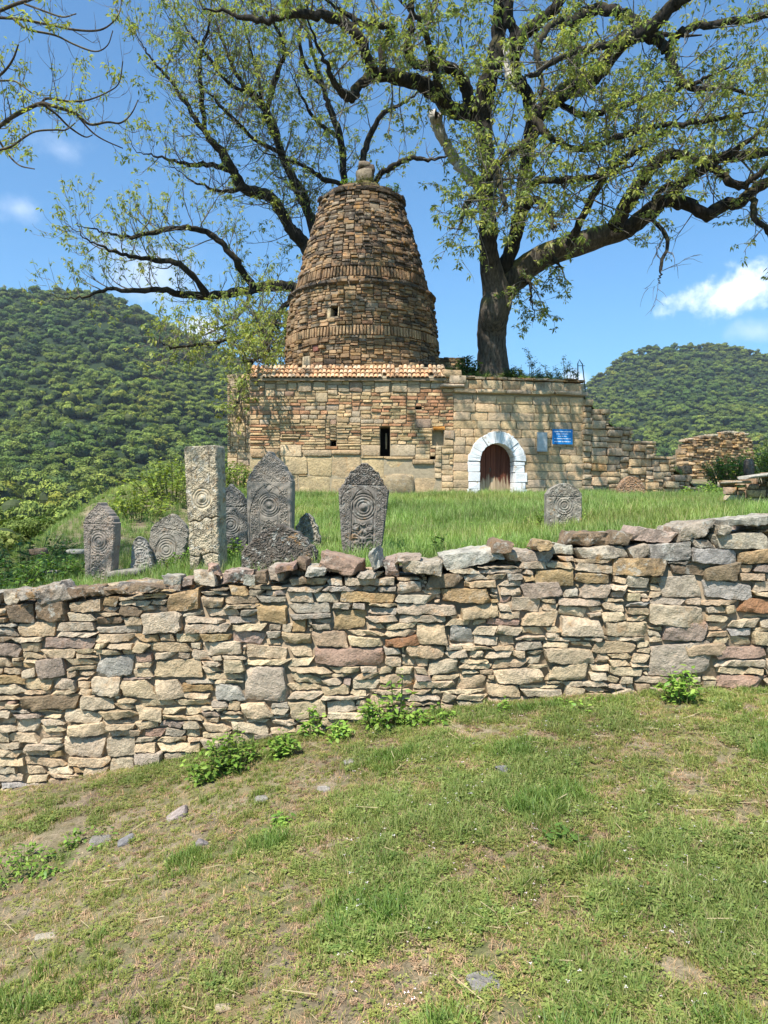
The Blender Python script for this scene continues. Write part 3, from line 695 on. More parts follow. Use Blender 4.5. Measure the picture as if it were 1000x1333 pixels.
a1 = u_of_ang(math.pi+math.asin(-(401-471)/963*21.6/2.4)); sT += [(a1-.15, a1+.2, 5.52, 5.85, 'pale')]
a2 = u_of_ang(math.pi+math.asin(-(414-471)/963*21.6/2.4)); sT += [(a2-.11, a2+.12, 5.93, 6.12, 'mauve')]
rt = pack(0, CIRC, 5.3, 10.92, .012, insT, sT, szT, gt, 7, 4)
def rec_tower(u0, u1, z0, z1, col, L, ex=0., prot=.03, depth=.24):
    u, z = (u0+u1)/2, (z0+z1)/2; a = u/RR; r = rT(z); wr = (u1-u0)*r/RR; h_ = z1-z0
    tilt = math.atan((rT(z-.1)-rT(z+.1))/.2); e = gt.normal(0, prot)+ex
    # local x tangent, y inward, z up along the slope
    T = np.array([math.cos(a), -math.sin(a), 0]); Nn = np.array([math.sin(a)*math.cos(tilt), math.cos(a)*math.cos(tilt), math.sin(tilt)]); Zv = np.cross(Nn, -T); Zv = Zv if Zv[2] > 0 else -Zv
    Rm = np.stack([-T, -Nn, Zv], 1)
    if np.linalg.det(Rm) < 0: Rm[:, 0] *= -1
    aa = gt.normal(0, .035); Rm = Rm@np.array([[math.cos(aa), 0, math.sin(aa)], [0, 1, 0], [-math.sin(aa), 0, math.cos(aa)]])
    g = .022; c = angpos(u, z, e)-Nn*depth/2
    facing = max(0, -math.cos(a))
    TREC.append(dict(proto=int(gt.integers(len(PROTO))), c=c, R=Rm, s=(max(wr-g, .02), depth, max(h_/math.cos(tilt)-g*.8, .015)), tint=vary(col, gt, .16, L), area=wr*h_*facing))
tpal = dict(brown=(.26, .162, .088), tan=(.40, .265, .148), ochre=(.35, .215, .10), grey=(.28, .215, .15), red=(.27, .155, .09), dk=(.10, .072, .05))
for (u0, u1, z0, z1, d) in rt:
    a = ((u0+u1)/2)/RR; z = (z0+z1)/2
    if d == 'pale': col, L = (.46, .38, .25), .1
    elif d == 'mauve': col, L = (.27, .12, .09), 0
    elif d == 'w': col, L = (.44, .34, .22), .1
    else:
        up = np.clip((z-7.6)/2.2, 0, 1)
        # moss plus tree shade painted into the stones, darker towards top and right
        moss_shade = float(np.clip(up*.72+.6*sstep(.1, .9, math.sin(-(a-math.pi))), 0, 1))
        ks_ = ['tan', 'brown', 'ochre', 'grey', 'red', 'dk']; pr = np.array([.42, .26, .12, .14, .04, .02])*(1-moss_shade)+np.array([.05, .30, .05, .12, .02, .46])*moss_shade
        col = tpal[gt.choice(ks_, p=pr/pr.sum())]; L = .2+.75*moss_shade
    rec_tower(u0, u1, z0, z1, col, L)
for bi, (b0_, b1_) in enumerate(bands):
    n = 150 if bi == 0 else 128
    for i in range(n):
        u0 = CIRC*i/n; rec_tower(u0+.006, u0+CIRC/n-.006, b0_+gt.uniform(0, .03), b1_-gt.uniform(0, .02), tpal['tan'] if bi == 0 and gt.random() < .75 else tpal['brown'], .1+.3*bi, .005, .010)
n = 44
for i in range(n): rec_tower(CIRC*i/n, CIRC*(i+1)/n, 7.90, 8.0, tpal['dk'] if gt.random() < .8 else tpal['brown'], .6, .095, .012, .3)
def zring(z, r, n, h, col, jit=.03, depth=.3):
    for i in range(n):
        a = 2*math.pi*(i+gt.uniform(-.1, .1))/n; w_ = 2*math.pi*r/n*1.05; rr = r+gt.normal(0, jit)
        T = np.array([math.cos(a), -math.sin(a), 0]); Nn = np.array([math.sin(a), math.cos(a), 0]); Rm = np.stack([-T, -Nn, [0, 0, 1]], 1)
        if np.linalg.det(Rm) < 0: Rm[:, 0] *= -1
        TREC.append(dict(proto=int(gt.integers(len(PROTO))), c=np.array([cxT+rr*math.sin(a), cyT+rr*math.cos(a), z+gt.normal(0, .012)])-Nn*depth/2, R=Rm, s=(w_, depth, h*gt.uniform(.8, 1.2)), tint=vary(col, gt, .2, .9), area=w_*h*max(0, -math.cos(a))*.8))
zring(10.96, 1.38, 26, .08, tpal['dk']); zring(11.03, 1.35, 24, .08, tpal['dk'], .05, .5); zring(11.12, 1.20, 18, .12, tpal['brown'], .06, .6); zring(11.24, 1.02, 15, .12, tpal['dk'], .06, .5)
mb = MB(); nseg = 48; zs = np.linspace(5.0, 10.95, 60); V = []
for z in zs:
    for i in range(nseg):
        a = 2*math.pi*i/nseg; r = rT(z)-.075; V.append((cxT+r*math.sin(a), cyT+r*math.cos(a), z))
Fq = []
for k in range(len(zs)-1):
    for i in range(nseg):
        a = (i+.5)/nseg*2*math.pi; zz = (zs[k]+zs[k+1])/2
        if abs(a-wa) < .07 and win[2] < zz < win[3]: continue
        Fq.append((k*nseg+i, k*nseg+(i+1) % nseg, (k+1)*nseg+(i+1) % nseg, (k+1)*nseg+i))
mb.add(V, Fq); mb.build('tower_core', M_CORE, MA)
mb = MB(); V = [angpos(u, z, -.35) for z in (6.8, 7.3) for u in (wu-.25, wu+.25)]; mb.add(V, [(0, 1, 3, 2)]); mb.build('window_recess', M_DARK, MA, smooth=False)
# moss-grown earth top and the stacked finial stones
mb = MB(); V = []; nr, na = 8, 30
for k in range(nr):
    r = 1.24*(1-k/(nr-1)); 
    for i in range(na):
        a = 2*math.pi*i/na; V.append((cxT+r*math.sin(a), cyT+r*math.cos(a), 11.0+.66*math.sin(min(1, (k+.2)/(nr-1))*math.pi/2)+gt.normal(0, .03)))
mb.add(V, [(k*na+i, k*na+(i+1) % na, (k+1)*na+(i+1) % na, (k+1)*na+i) for k in range(nr-1) for i in range(na)], tint=(.42, .45, .24, 1)); mb.build('earth_cap', M_CORE, MA)
for (dx, dz, w_, h_, col) in ((.12, 11.88, .52, .46, (.36, .30, .22)), (.26, 12.12, .40, .26, (.20, .15, .12)), (.10, 12.24, .40, .20, (.30, .24, .18)), (-.12, 11.98, .18, .2, (.33, .29, .24)), (.3, 11.98, .3, .35, (.13, .1, .08))):
    V, Fq = rock(w_, h_, w_*.8, 6, 5, 5, k=4, cuts=5, cutd=.1, nz_amp=.012, fr=14, g=gt)
    o = link('finial_stone', mk_mesh('finial_stone', V, [Fq], (col[0]*.72, col[1]*.72, col[2]*.72, .7), M_TOWER, True), MA, np.array([cxT+dx*.8, cyT-.3, dz-.12])-off)
# ---- parapet behind, right of the tower
PW = Wall((P(571, 480, 25.5)[0], 25.5), (P(606, 480, 25.5)[0], 25.5)); zp0, zp1 = 4.9, zpx(465, 25.5)
rp = pack(0, PW.L, zp0, zp1, .01, lambda U, Z_: Z_ > 0, [], lambda u, z: (gm.uniform(.16, .3), .11), gm, 5, 5)
TREC += wrecs(PW, rp, lambda u, z, w_, h_, d: (PAL['tan'] if z < zp1-.2 else PAL['brown'], .3, 0), gm, .2, .03, .015)
core(PW, .02, PW.L-.02, 4.8, zp1-.03, [], M_CORE, MA, -.05, .6)
# ---- entrance wing
uc = WW.s_of(647.5); DOORZ = WW.z_of(647, 650); hw = (WW.s_of(670)-WW.s_of(625))/2; zsp = WW.z_of(647, 577)-hw; RO = hw+.33
zc0 = 4.62; zc1 = 4.74; zT = 5.02
sgn = WW.rect(718, 745, 558, 579)
def insW(U, Z_):
    m = (Z_ > GZ) & (Z_ < zc0)
    ztop_ = GZ+(np.floor((Z_-GZ)/.24)+1)*.24          # courses run up behind the proud arch stones
    return m & ~((np.abs(U-uc) < RO-.02) & (ztop_ < zsp+.02)) & ~(np.hypot(U-uc, np.maximum(ztop_-zsp, 0)) < RO)
def szW(u, z):
    if u < uc-RO and z < 3.4: return gm.uniform(.22, .42), .24
    return gm.uniform(.38, .74), .24
def colW(u, z, w_, h_, d):
    c = gm.choice([PAL['cream'], PAL['sand'], PAL['tan'], PAL['grey']], p=[.38, .34, .18, .1]); return tuple(np.array(c)*.92), .1 if z > 4 else .04, -.01
rw = pack(0, WW.L, GZ, zc0, .012, insW, [], szW, gm, 12, 9, flat=2.)
# trim stones to the round arch: drop the ones whose centre falls inside it
TREC += wrecs(WW, rw, colW, gm, .22, .006, .011)
ru = pack(0, WW.L, zc1, zT, .012, lambda U, Z_: Z_ > 0, [], lambda u, z: (gm.uniform(.35, .6), .29), gm, 8, 8)
TREC += wrecs(WW, ru, lambda u, z, w_, h_, d: (PAL[gm.choice(['grey', 'tan', 'sand'])], .45, .0), gm, .4, .02, .014)
rc_ = pack(0, WW.L+.1, zc0, zc1, .012, lambda U, Z_: Z_ > 0, [], lambda u, z: (gm.uniform(.5, .9), .12), gm, 8, 8)
TREC += wrecs(WW, rc_, lambda u, z, w_, h_, d: (PAL[gm.choice(['grey', 'sand'])], .35, .10), gm, .45, .008, .010)
rt2 = pack(0, WW.L+.05, zT, zT+.09, .012, lambda U, Z_: Z_ > 0, [], lambda u, z: (gm.uniform(.2, .5), gm.uniform(.04, .09)), gm, 6, 3)
TREC += wrecs(WW, rt2, lambda u, z, w_, h_, d: ((.50, .26, .12) if gm.random() < .3 and u < 2.6 else PAL[gm.choice(['grey', 'brown', 'tan'])], .5, .03), gm, .45, .05, .014)
# heavier slabs at the junction of base and wing
for (x0, x1, y0, y1, cc) in ((573, 604, 500, 505, 'grey'), (576, 600, 482, 492, 'tan'), (584, 606, 489, 500, 'grey')):
    TREC += wrecs(WW, [WW.rect(x0, x1, y0, y1)], lambda u, z, w_, h_, d: (PAL[cc], .4, .12), gm, .5, .01, .01)
core(WW, 0, WW.L, 1.0, zT-.04, [(uc-hw-.12, uc+hw+.12, 1.0, zsp+hw+.1)], M_MORTAR, MA, -.05, .7)
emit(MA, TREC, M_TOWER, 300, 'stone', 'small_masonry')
# arch ring
def wedge(W, pts2, o0, o1, mat, name, tint, g, jit=.006):
    n = len(pts2); V = [W.pt(u+g.normal(0, jit), z+g.normal(0, jit), o0+g.normal(0, jit)) for (u, z) in pts2]+[W.pt(u, z, o1) for (u, z) in pts2]
    me = bpy.data.meshes.new(name); me.from_pydata([tuple(v-off) for v in V], [], [tuple(range(n))]+[tuple(range(2*n-1, n-1, -1))]+[(i, n+i, n+(i+1) % n, (i+1) % n) for i in range(n)])
    at = me.attributes.new('tint', 'FLOAT_COLOR', 'POINT'); at.data.foreach_set('color', np.tile(np.array(tint, np.float32), 2*n)); me.materials.append(mat); me.update()
    o = link(name, me, MA); bv = o.modifiers.new('edge', 'BEVEL'); bv.width = .012; bv.segments = 2; return o
nv = 13
for i in range(nv):
    a0 = math.pi*(i+.012)/nv; a1_ = math.pi*(i+1-.012)/nv; ro = RO+gm.uniform(-.02, .03)
    pts = [(uc-math.cos(a)*hw, zsp+math.sin(a)*hw) for a in np.linspace(a0, a1_, 4)]+[(uc-math.cos(a)*ro, zsp+math.sin(a)*ro) for a in np.linspace(a1_, a0, 3)]
    wedge(WW, pts[::-1], .03+gm.normal(0, .008), -.5, M_WHITE, 'arch_stone', (1, 1, 1, 1), gm)
for sgn_ in (-1, 1):
    z = DOORZ-.12; hs = [.15, .26, .2, .28, .2, .3]
    for k, h_ in enumerate(hs):
        z1 = min(z+h_, zsp-.005)
        if z1-z < .05: break
        oo = RO+gm.uniform(-.08, .06); pts = [(uc+sgn_*hw, z+.006), (uc+sgn_*oo, z+.006), (uc+sgn_*oo, z1-.006), (uc+sgn_*hw, z1-.006)]
        if sgn_ < 0: pts = pts[::-1]
        wedge(WW, pts, .022+gm.normal(0, .008), -.5, M_WHITE, 'jamb_stone', (1, 1, 1, 1) if k > 0 else (.62, .52, .36, 1), gm); z = z1
M_WOOD = wood_mat()
DO = bpy.data.objects.new('door', None); COL.objects.link(DO); DO.parent = MA; dl = WW.pt(uc, DOORZ, -.4); DO.location = dl-off
npk = 7
for k in range(npk):
    u0, u1 = uc-hw-.03+(2*hw+.06)*k/npk+.004, uc-hw-.03+(2*hw+.06)*(k+1)/npk-.004
    th = lambda u: zsp+math.sqrt(max(0, (hw+.04)**2-(u-uc)**2)); o0 = -.38+gm.uniform(-.006, .006)
    pts = [(u0, DOORZ+.1), (u1, DOORZ+.1), (u1, th(u1)), ((u0+u1)/2, th((u0+u1)/2)), (u0, th(u0))]; n = 5
    V = [WW.pt(u, z, o0)-dl for u, z in pts]+[WW.pt(u, z, -.43)-dl for u, z in pts]
    me = bpy.data.meshes.new('plank'); me.from_pydata([tuple(v) for v in V], [], [tuple(range(n)), tuple(range(2*n-1, n-1, -1))]+[(i, n+i, n+(i+1) % n, (i+1) % n) for i in range(n)])
    t_ = gm.uniform(.75, 1.15); at = me.attributes.new('tint', 'FLOAT_COLOR', 'POINT'); at.data.foreach_set('color', np.tile(np.array((t_, t_, t_, 1), np.float32), 2*n)); me.materials.append(M_WOOD); me.update(); link('plank', me, DO)
mb = MB(); V = [WW.pt(u, z, o) for z in (DOORZ-.09, DOORZ+.09) for o in (-.28, -.45) for u in (uc-hw-.02, uc+hw+.02)]; mb.add(V, BOXF, tint=(1.1, 1.05, .95, 1)); mb.build('threshold', M_WOOD, MA, smooth=False)
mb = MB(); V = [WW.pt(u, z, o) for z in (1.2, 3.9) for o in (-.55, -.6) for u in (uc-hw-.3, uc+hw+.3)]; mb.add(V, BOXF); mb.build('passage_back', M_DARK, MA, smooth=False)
mb = MB(); hp = WW.pt(uc-.12, DOORZ+.85, -.35); tube(mb, [hp+np.array([0, 0, -.06]), hp+np.array([.02, -.03, 0]), hp+np.array([0, 0, .06])], .012, 6); o = link('handle', mb.mesh('handle', M_METAL, True, dl), DO)
# ---- sign and plaque (things hung on the wall)
def signbox(W, r, o0, o1): return [W.pt(u, z, o) for z in (r[2], r[3]) for o in (o0, o1) for u in (r[0], r[1])]
sr = WW.rect(718, 744, 559, 578.5); sc0 = WW.pt((sr[0]+sr[1])/2, (sr[2]+sr[3])/2, .05)
SG = thing('sign', 'blue metal information sign with five lines of white lettering on the entrance wall', 'sign', sc0)
mb = MB(); mb.add(signbox(WW, sr, .06, .035), BOXF); pn = mb.build('panel', M_BLUE, SG, smooth=False)
mb = MB(); W_, H_ = sr[1]-sr[0], sr[3]-sr[2]
for ln, (zc, wd_, hh) in enumerate([(.84, .86, .075), (.68, .6, .05), (.53, .42, .05), (.37, .82, .06), (.18, .84, .075)]):
    u = (1-wd_)/2
    while u < (1+wd_)/2-.03:
        wl = gm.uniform(.012, .03); hl_ = hh*gm.uniform(.7, 1.)
        r_ = (sr[0]+W_*u, sr[0]+W_*(u+wl), sr[2]+H_*(zc-hl_/2), sr[2]+H_*(zc+hl_/2)); V = signbox(WW, r_, .064, .059); mb.add(V, BOXF)
        u += wl+(.008 if gm.random() < .85 else .03)
mb.build('lettering', M_SIGNW, SG, smooth=False)
pr_ = WW.rect(698, 711, 563, 588); mb = MB(); mb.add(signbox(WW, pr_, .075, .035), BOXF)
mb.add(signbox(WW, (pr_[0]+.03, pr_[1]-.03, pr_[2]+.03, pr_[3]-.03), .082, .07), BOXF, tint=(1.15, 1.15, 1.15, 1))
PQ = link('plaque', mb.mesh('plaque', M_PLAQUE, False, WW.pt(pr_[0], pr_[2], .05)), None, WW.pt(pr_[0], pr_[2], .05)); tag(PQ, 'tall grey metal plaque on the wall between the white arch and the blue sign', 'plaque')
# ---- stepped ruined wall to the right
RU = thing('ruined_wall', 'stepped ruined stone wall descending to the right of the arched entrance', 'wall', RW.pt(1.5, 1.6))
stp = [(748, 769, 520), (769, 790, 533), (790, 821, 556), (821, 851, 574), (851, 876, 594), (876, 897, 618), (897, 915, 634)]
st_u = [(RW.s_of(a) if a > 760 else -.05, RW.s_of(b), RW.z_of((a+b)/2, t)) for a, b, t in stp]
def ztop_r(U):
    z = np.full(np.shape(U), 1.2)
    for a, b, t in st_u: z = np.where((U >= a) & (U < b), t, z)
    return z
rr_ = pack(-.05, st_u[-1][1], 1.3, 5., .012, lambda U, Z_: (Z_ > 1.3) & (Z_ < ztop_r(U)), [], lambda u, z: ((gm.uniform(.3, .62), gm.uniform(.17, .26)) if gm.random() < .7 else (gm.uniform(.2, .35), gm.uniform(.1, .16))), gm, 9, 7)
def colR(u, z, w_, h_, d):
    tp = float(ztop_r(u)); c = PAL[gm.choice(['sand', 'grey', 'tan', 'cream', 'ochre'], p=[.3, .3, .2, .15, .05])]; return tuple(np.array(c)*(.85 if tp-z < .4 else .95)), (.6 if tp-z < .3 else .25), (0 if tp-z > .25 else .05)
R1 = wrecs(RW, rr_, colR, gm, .3, .03, .016)
for q in R1: q['s'] = (q['s'][0], .45, q['s'][2])
emit(RU, R1, M_TOWER, 300, 'stone')
mb = MB()
for a, b, t in st_u:
    V = [RW.pt(u, z, o) for z in (1., t-.06) for o in (-.07, -.55) for u in (a+.03, b-.03)]; mb.add(V, BOXF)
mb.build('wall_core', M_CORE, RU, smooth=False)
# ---- earth mound behind wing and ruined wall
mb = MB(); mx = np.linspace(1.55, 11.5, 70); my = np.linspace(0, 1, 50); V = []
for t in my:
    for x in mx:
        yf = np.interp(x, [1.55, 1.97, 5.86, 9.9, 11.5], [21.5, 21.5, 22.2, 23.6, 24.3]); y = yf+t*(34-yf)
        zt = np.interp(x, [1.55, 1.97, 5.9, 6.5, 7.4, 8.3, 9.2, 9.9, 10.8], [5.0, 5.0, 4.85, 4.25, 3.6, 3.05, 2.6, 2.1, 1.5])
        rise = .75*sstep(0, 2.6, y-yf)*(1 if x < 6 else max(0, 1-(x-6)/3)); z = (zt-.08+rise)*(1-sstep(29, 34, y))+sstep(29, 34, y)*1.0+.08*(float(fbm(x*2, y*2, 8))-.5)
        V.append((x, y, z))
n1, n2 = len(mx), len(my); mb.add(V, [(j*n1+i, j*n1+i+1, (j+1)*n1+i+1, (j+1)*n1+i) for j in range(n2-1) for i in range(n1-1)], tint=(0, 0, 0, 0))
o = mb.build('mound', M_GROUND, kind='structure')
def zmound(x, y):
    yf = np.interp(x, [1.55, 1.97, 5.86, 9.9, 11.5], [21.5, 21.5, 22.2, 23.6, 24.3])
    zt = np.interp(x, [1.55, 1.97, 5.9, 6.5, 7.4, 8.3, 9.2, 9.9, 10.8], [5.0, 5.0, 4.85, 4.25, 3.6, 3.05, 2.6, 2.1, 1.5])
    return zt-.08+.75*sstep(0, 2.6, y-yf)*np.clip(1-(x-6)/3, 0, 1)
# green metal frame at the corner
mf = WW.pt(WW.L-.05, zT+.02, -.1)
mb = MB()
for dx in (-.09, .13): tube(mb, [mf+np.array([dx, 0, -.3]), mf+np.array([dx*.6-.05, 0, .55])], .016, 6)
for k in (1, 4): tube(mb, [mf+np.array([-.09, 0, -.2+k*.17]), mf+np.array([.1, 0, -.2+k*.17])], .010, 5)
tube(mb, [mf+np.array([-.1, 0, .55]), mf+np.array([-.06, 0, .66]), mf+np.array([.03, 0, .52])], .014, 6)
o = link('metal_frame', mb.mesh('metal_frame', M_METAL, True, mf), None, mf); tag(o, 'narrow dark green metal frame leaning at the end of the entrance roof', 'frame')
# ================================================================ far ruin and low wall on the right
def ruin(label, pts, tops, depth_d, sz, pal, seed, thick=.6, name='ruined_wall', gap=.018):
    g = np.random.default_rng(seed); W = Wall(*pts); b0z = min(zg(*W.O), zg(*(W.O+W.U*W.L)))-.3
    T = thing(name, label, 'wall', W.pt(W.L/2, b0z+.3)); tu = np.array([W.s_of(p) for p, _ in tops]); tz = np.array([W.z_of(p, q) for p, q in tops])
    rr = pack(tu[0], tu[-1], b0z, tz.max()+.05, .012, lambda U, Z_: Z_ < np.interp(U, tu, tz)+.04*np.sin(U*9), [], lambda u, z: (g.uniform(*sz[0]), g.uniform(*sz[1])), g, 6, 4)
    R0 = wrecs(W, rr, lambda u, z, w_, h_, d: (PAL[g.choice(pal)], .9 if z > np.interp(u, tu, tz)-.3 else .25, 0), g, thick*.6, .035, gap)
    for q in R0:
        if q['c'][2] > np.interp(W.O[0], [0], [0])+0: pass
    emit(T, R0, M_TOWER, 300, 'stone')
    top = []
    for _ in range(int(W.L*7)):
        u = g.uniform(tu[0], tu[-1]); z = np.interp(u, tu, tz); top.append((u-.15, u+.15, z-.04, z+.07, None))
    R2 = wrecs(W, top, lambda u, z, w_, h_, d: (PAL[g.choice(['grey', 'brown', 'pale'])], .9, -g.uniform(0, .3)), g, .35, .06, .01)
    emit(T, R2, M_TOWER, 300, 'capstone')
    mb = MB(); us = np.linspace(tu[0]+.05, tu[-1]-.05, 30)
    for a, b in zip(us, us[1:]):
        zz = np.interp((a+b)/2, tu, tz)-.12; V = [W.pt(u, z, o) for z in (b0z-.3, zz) for o in (-.08, -thick) for u in (a, b)]; mb.add(V, BOXF)
    mb.build('wall_core', M_CORE, T, smooth=False); return T
ruin('distant broken tower wall of thin tan stones behind the green bush on the right', ((P(888, 620, 31)[0], 31), (P(985, 620, 33)[0], 33)), [(889, 588), (893, 588), (897, 574), (915, 570), (935, 566), (950, 563), (968, 564), (978, 570), (982, 590), (984, 605)], 31, ((.18, .45), (.08, .16)), ['tan', 'ochre', 'brown', 'cream'], 31)
ruin('low tumbled grey stone wall end at the right edge behind the front wall', ((P(940, 650, 14)[0], 14), (P(1060, 650, 13.2)[0], 13.2)), [(940, 634), (946, 630), (975, 627), (985, 624), (1000, 620), (1060, 616)], 14, ((.15, .34), (.08, .16)), ['grey', 'brown', 'mauve', 'tan'], 32, gap=.02)
# flat pale slabs lying on it
def loose(px, py, Y, w_, h_, d, col, label, name='stone_slab', cat='stone', L=.6, tilt=0, yaw=0, k=6, mat=None, sink=.3, z=None, group=None, seed=0):
    g = np.random.default_rng(int(px*7+py)+seed); V, Fq = rock(w_, h_, d, 9, 6, 5, k=k, warp=.2, cuts=8, cutd=.14, nz_amp=.02*min(w_, h_), fr=30/max(w_*3, .3), g=g)
    p = P(px, py, Y); 
    if z is not None: p[2] = z
    o = link(name, mk_mesh(name, V, [Fq], vary(col, g, .05, L), mat or M_WALL, True), None, p); o.rotation_euler = (0, tilt, yaw); tag(o, label, cat, group); return o
loose(990, 619, 13.4, .75, .06, .5, PAL['pale'], 'long pale flat slab lying on the low wall at the right edge', tilt=-.12)
loose(958, 628, 13.6, .45, .05, .4, PAL['grey'], 'short grey slab at the left end of the low wall at the right edge', tilt=-.05)
loose(888, 612, 23.8, .55, .28, .4, PAL['brown'], 'brown boulder where the stepped ruined wall meets the distant tower', 'boulder', 'boulder')
loose(520, 632, 20.3, .85, .62, .5, (.36, .28, .17), 'large lichen-covered boulder leaning on the base wall right of the carved steles', 'boulder', 'boulder', L=.35, k=3.5)
loose(360, 641, 20.2, .4, .4, .3, PAL['sand'], 'small block fallen below the base wall behind the ornate stele', 'stone_block', 'stone', L=.2)
loose(398, 645, 20.0, .35, .45, .3, (.46, .36, .2), 'pale yellow stone in the grass below the base wall between two steles', 'stone_block', 'stone', L=.1, k=4)
loose(100, 718, 9.5, .22, .06, .18, PAL['pale'], 'flat pale stone in the grass left of the leftmost stele', 'field_stone', 'stone', L=.3)
loose(68, 745, 8.6, .16, .05, .14, PAL['pale'], 'small pale stone among the bushes near the left end of the wall', 'field_stone', 'stone', L=.3)
loose(50, 718, 9.3, .2, .08, .16, PAL['brown'], 'brown stone on the slope left of the pale field stones', 'field_stone', 'stone', L=.3)
loose(165, 745, 8.0, .42, .07, .3, (.33, .3, .25), 'broken grey slab lying in the grass between the leftmost stele and the pillar', 'stone_slab', 'stone', L=.4, tilt=-.1)
loose(975, 609, 24, .28, .55, .25, (.15, .12, .10), 'small dark upright stone beside the bush above the low wall', 'standing_stone', 'stone', L=.3)
for q in [(231, 1009, 4.45, .15, .045, .10, (.42, .36, .32), 'pale pinkish flat stone below the wall left of the leafy weeds', -.5), (164, 1034, 4.2, .10, .035, .08, (.25, .24, .23), 'grey flat stone lying below the left part of the wall', -.3), (130, 1032, 4.3, .12, .03, .1, (.24, .22, .2), 'half buried dark stone nearest the left weeds', 0),
          (262, 1063, 3.95, .06, .05, .05, (.30, .27, .25), 'small upright pebble in the grass below the leafy weeds', .6), (662, 1018, 4.25, .16, .03, .10, (.27, .26, .25), 'flat grey stone half sunk in the lawn below the middle of the wall', .1), (632, 1274, 2.45, .12, .03, .09, (.27, .25, .23), 'flat stone in the lawn near the bottom of the view', 0),
          (250, 1281, 2.42, .06, .025, .05, (.27, .26, .28), 'small grey stone at the lower left of the lawn', .2), (291, 1248, 2.55, .07, .02, .04, (.42, .34, .22), 'small tan stone chip above the lower left grey stone', .1), (437, 1165, 2.95, .06, .025, .05, (.26, .24, .22), 'grey pebble in the middle of the lawn', 0), (422, 1008, 4.4, .08, .03, .07, (.38, .35, .3), 'pale pebble just below the ivy covered wall foot', 0), (457, 982, 4.75, .09, .04, .07, (.35, .32, .27), 'pale stone right of the small ivy at the wall foot', 0), (340, 1013, 4.4, .08, .04, .06, (.3, .28, .24), 'dull stone in the grass right of the leafy weeds', 0), (60, 1120, 3.3, .09, .02, .05, (.40, .34, .26), 'tan stone chip on the bare soil at the left edge', 0)]:
    px, py, Y, w_, h_, d, c, lb, tl = q; p = P(px, py, Y); loose(px, py, Y, w_, h_, d, c, lb, 'field_stone', 'stone', L=.05, tilt=tl, yaw=.3, z=zg(p[0], p[1])+h_*.12)
# ================================================================ steles
def sx_scallop(v, pts):
    return np.interp(v, [p[0] for p in pts], [p[1] for p in pts])
def swirl(x, z, k, ph=0):
    k = k*1.35
    f = fbm(np.abs(x)*k*.30+ph*7, z*k*.30+ph*3, 50, 2); a = np.sin(f*30); b = np.sin(k*1.3*z+2.2*np.sin(k*.8*x+ph))
    return np.clip(a*1.8, -1, 1)*.75+.25*b
def stele(name, label, base_px, top_py, Y, prof, wid_px, thick, relief, tint, lean=0., yaw=0., nu=70, nv=130, L=.35, pitch=0., botpy=None, cat='tombstone', seed=1, jag=.0):
    """prof: list of (v, halfwidth fraction); origin at the foot centre"""
    foot = P(base_px[0], base_px[1], Y); top = P(base_px[0], top_py, Y); H = top[2]-foot[2]; hwid = wid_px/2/F*Y; ext = .25
    g = np.random.default_rng(seed)
    vv = np.linspace(-ext/H, 1, nv); hwv = hwid*sx_scallop(vv, prof)
    hwL = hwv*(1+jag*np.interp(vv, np.linspace(-1, 1, 40), g.normal(0, 1, 40))); hwR = hwv*(1+jag*np.interp(vv, np.linspace(-1, 1, 40), g.normal(0, 1, 40)))
    s = np.linspace(-1, 1, nu); X_ = np.where(s[None, :] < 0, s[None, :]*hwL[:, None], s[None, :]*hwR[:, None]); Z_ = vv[:, None]*H+0*X_
    rel = relief(X_/hwid, Z_/H, X_, Z_, H, hwid)*.8
    edge = np.minimum(np.minimum(1-np.abs(s)[None, :]+0*Z_, .3), ((1-vv)*H/hwid)[:, None]+.02); rel = rel-.02*np.clip(1-edge/.06, 0, 1)
    rel = rel+.003*np.sin(X_*40+3*np.sin(Z_*23))
    Yf = -thick/2-rel
    fr = np.stack([X_, Yf, Z_], -1).reshape(-1, 3); bk = np.stack([X_, thick/2+0*X_, Z_], -1).reshape(-1, 3)
    i, j = np.meshgrid(np.arange(nu-1), np.arange(nv-1)); b = (j*nu+i).ravel()
    Ff = np.stack([b, b+1, b+nu+1, b+nu], -1); n0 = nu*nv; Fb = Ff[:, ::-1]+n0
    jl = np.arange(nv-1)*nu; Fl = np.stack([jl, jl+nu, jl+nu+n0, jl+n0], -1); jr = jl+nu-1; Fr = np.stack([jr, jr+n0, jr+nu+n0, jr+nu], -1)
    ti = (nv-1)*nu+np.arange(nu-1); Ft = np.stack([ti, ti+1, ti+1+n0, ti+n0], -1)
    # split side vertices so that edges stay crisp
    V = np.vstack([fr, bk]); faces = [Ff, Fb, Fl, Fr, Ft]
    me = mk_mesh(name, V, faces, (*tint, L), M_STELE, False)
    o = link(name, me, None, foot); o.rotation_euler = (pitch, lean, yaw); tag(o, label, cat); return o
def ring(X_, Z_, cx, cz, r, w_): d = np.hypot(X_-cx, Z_-cz); return np.exp(-((d-r)/w_)**2)
def rings(X_, Z_, cx, cz, rs, w_, a=.012):
    h = 0*X_
    for r in rs: h = h-a*ring(X_, Z_, cx, cz, r, w_)
    return h-a*1.2*(np.hypot(X_-cx, Z_-cz) < rs[0]*.5)*0
def archline(X_, Z_, hw_, zs_, top, w_=.006, a=.012):
    """groove: two jambs and a pointed arch"""
    zz = np.clip((Z_-zs_)/(top-zs_), 0, 1); half = hw_*np.sqrt(np.clip(1-zz**2, 0, 1)); g_ = np.where(Z_ <= top, np.exp(-((np.abs(X_)-half)/w_)**2), 0); return -a*g_
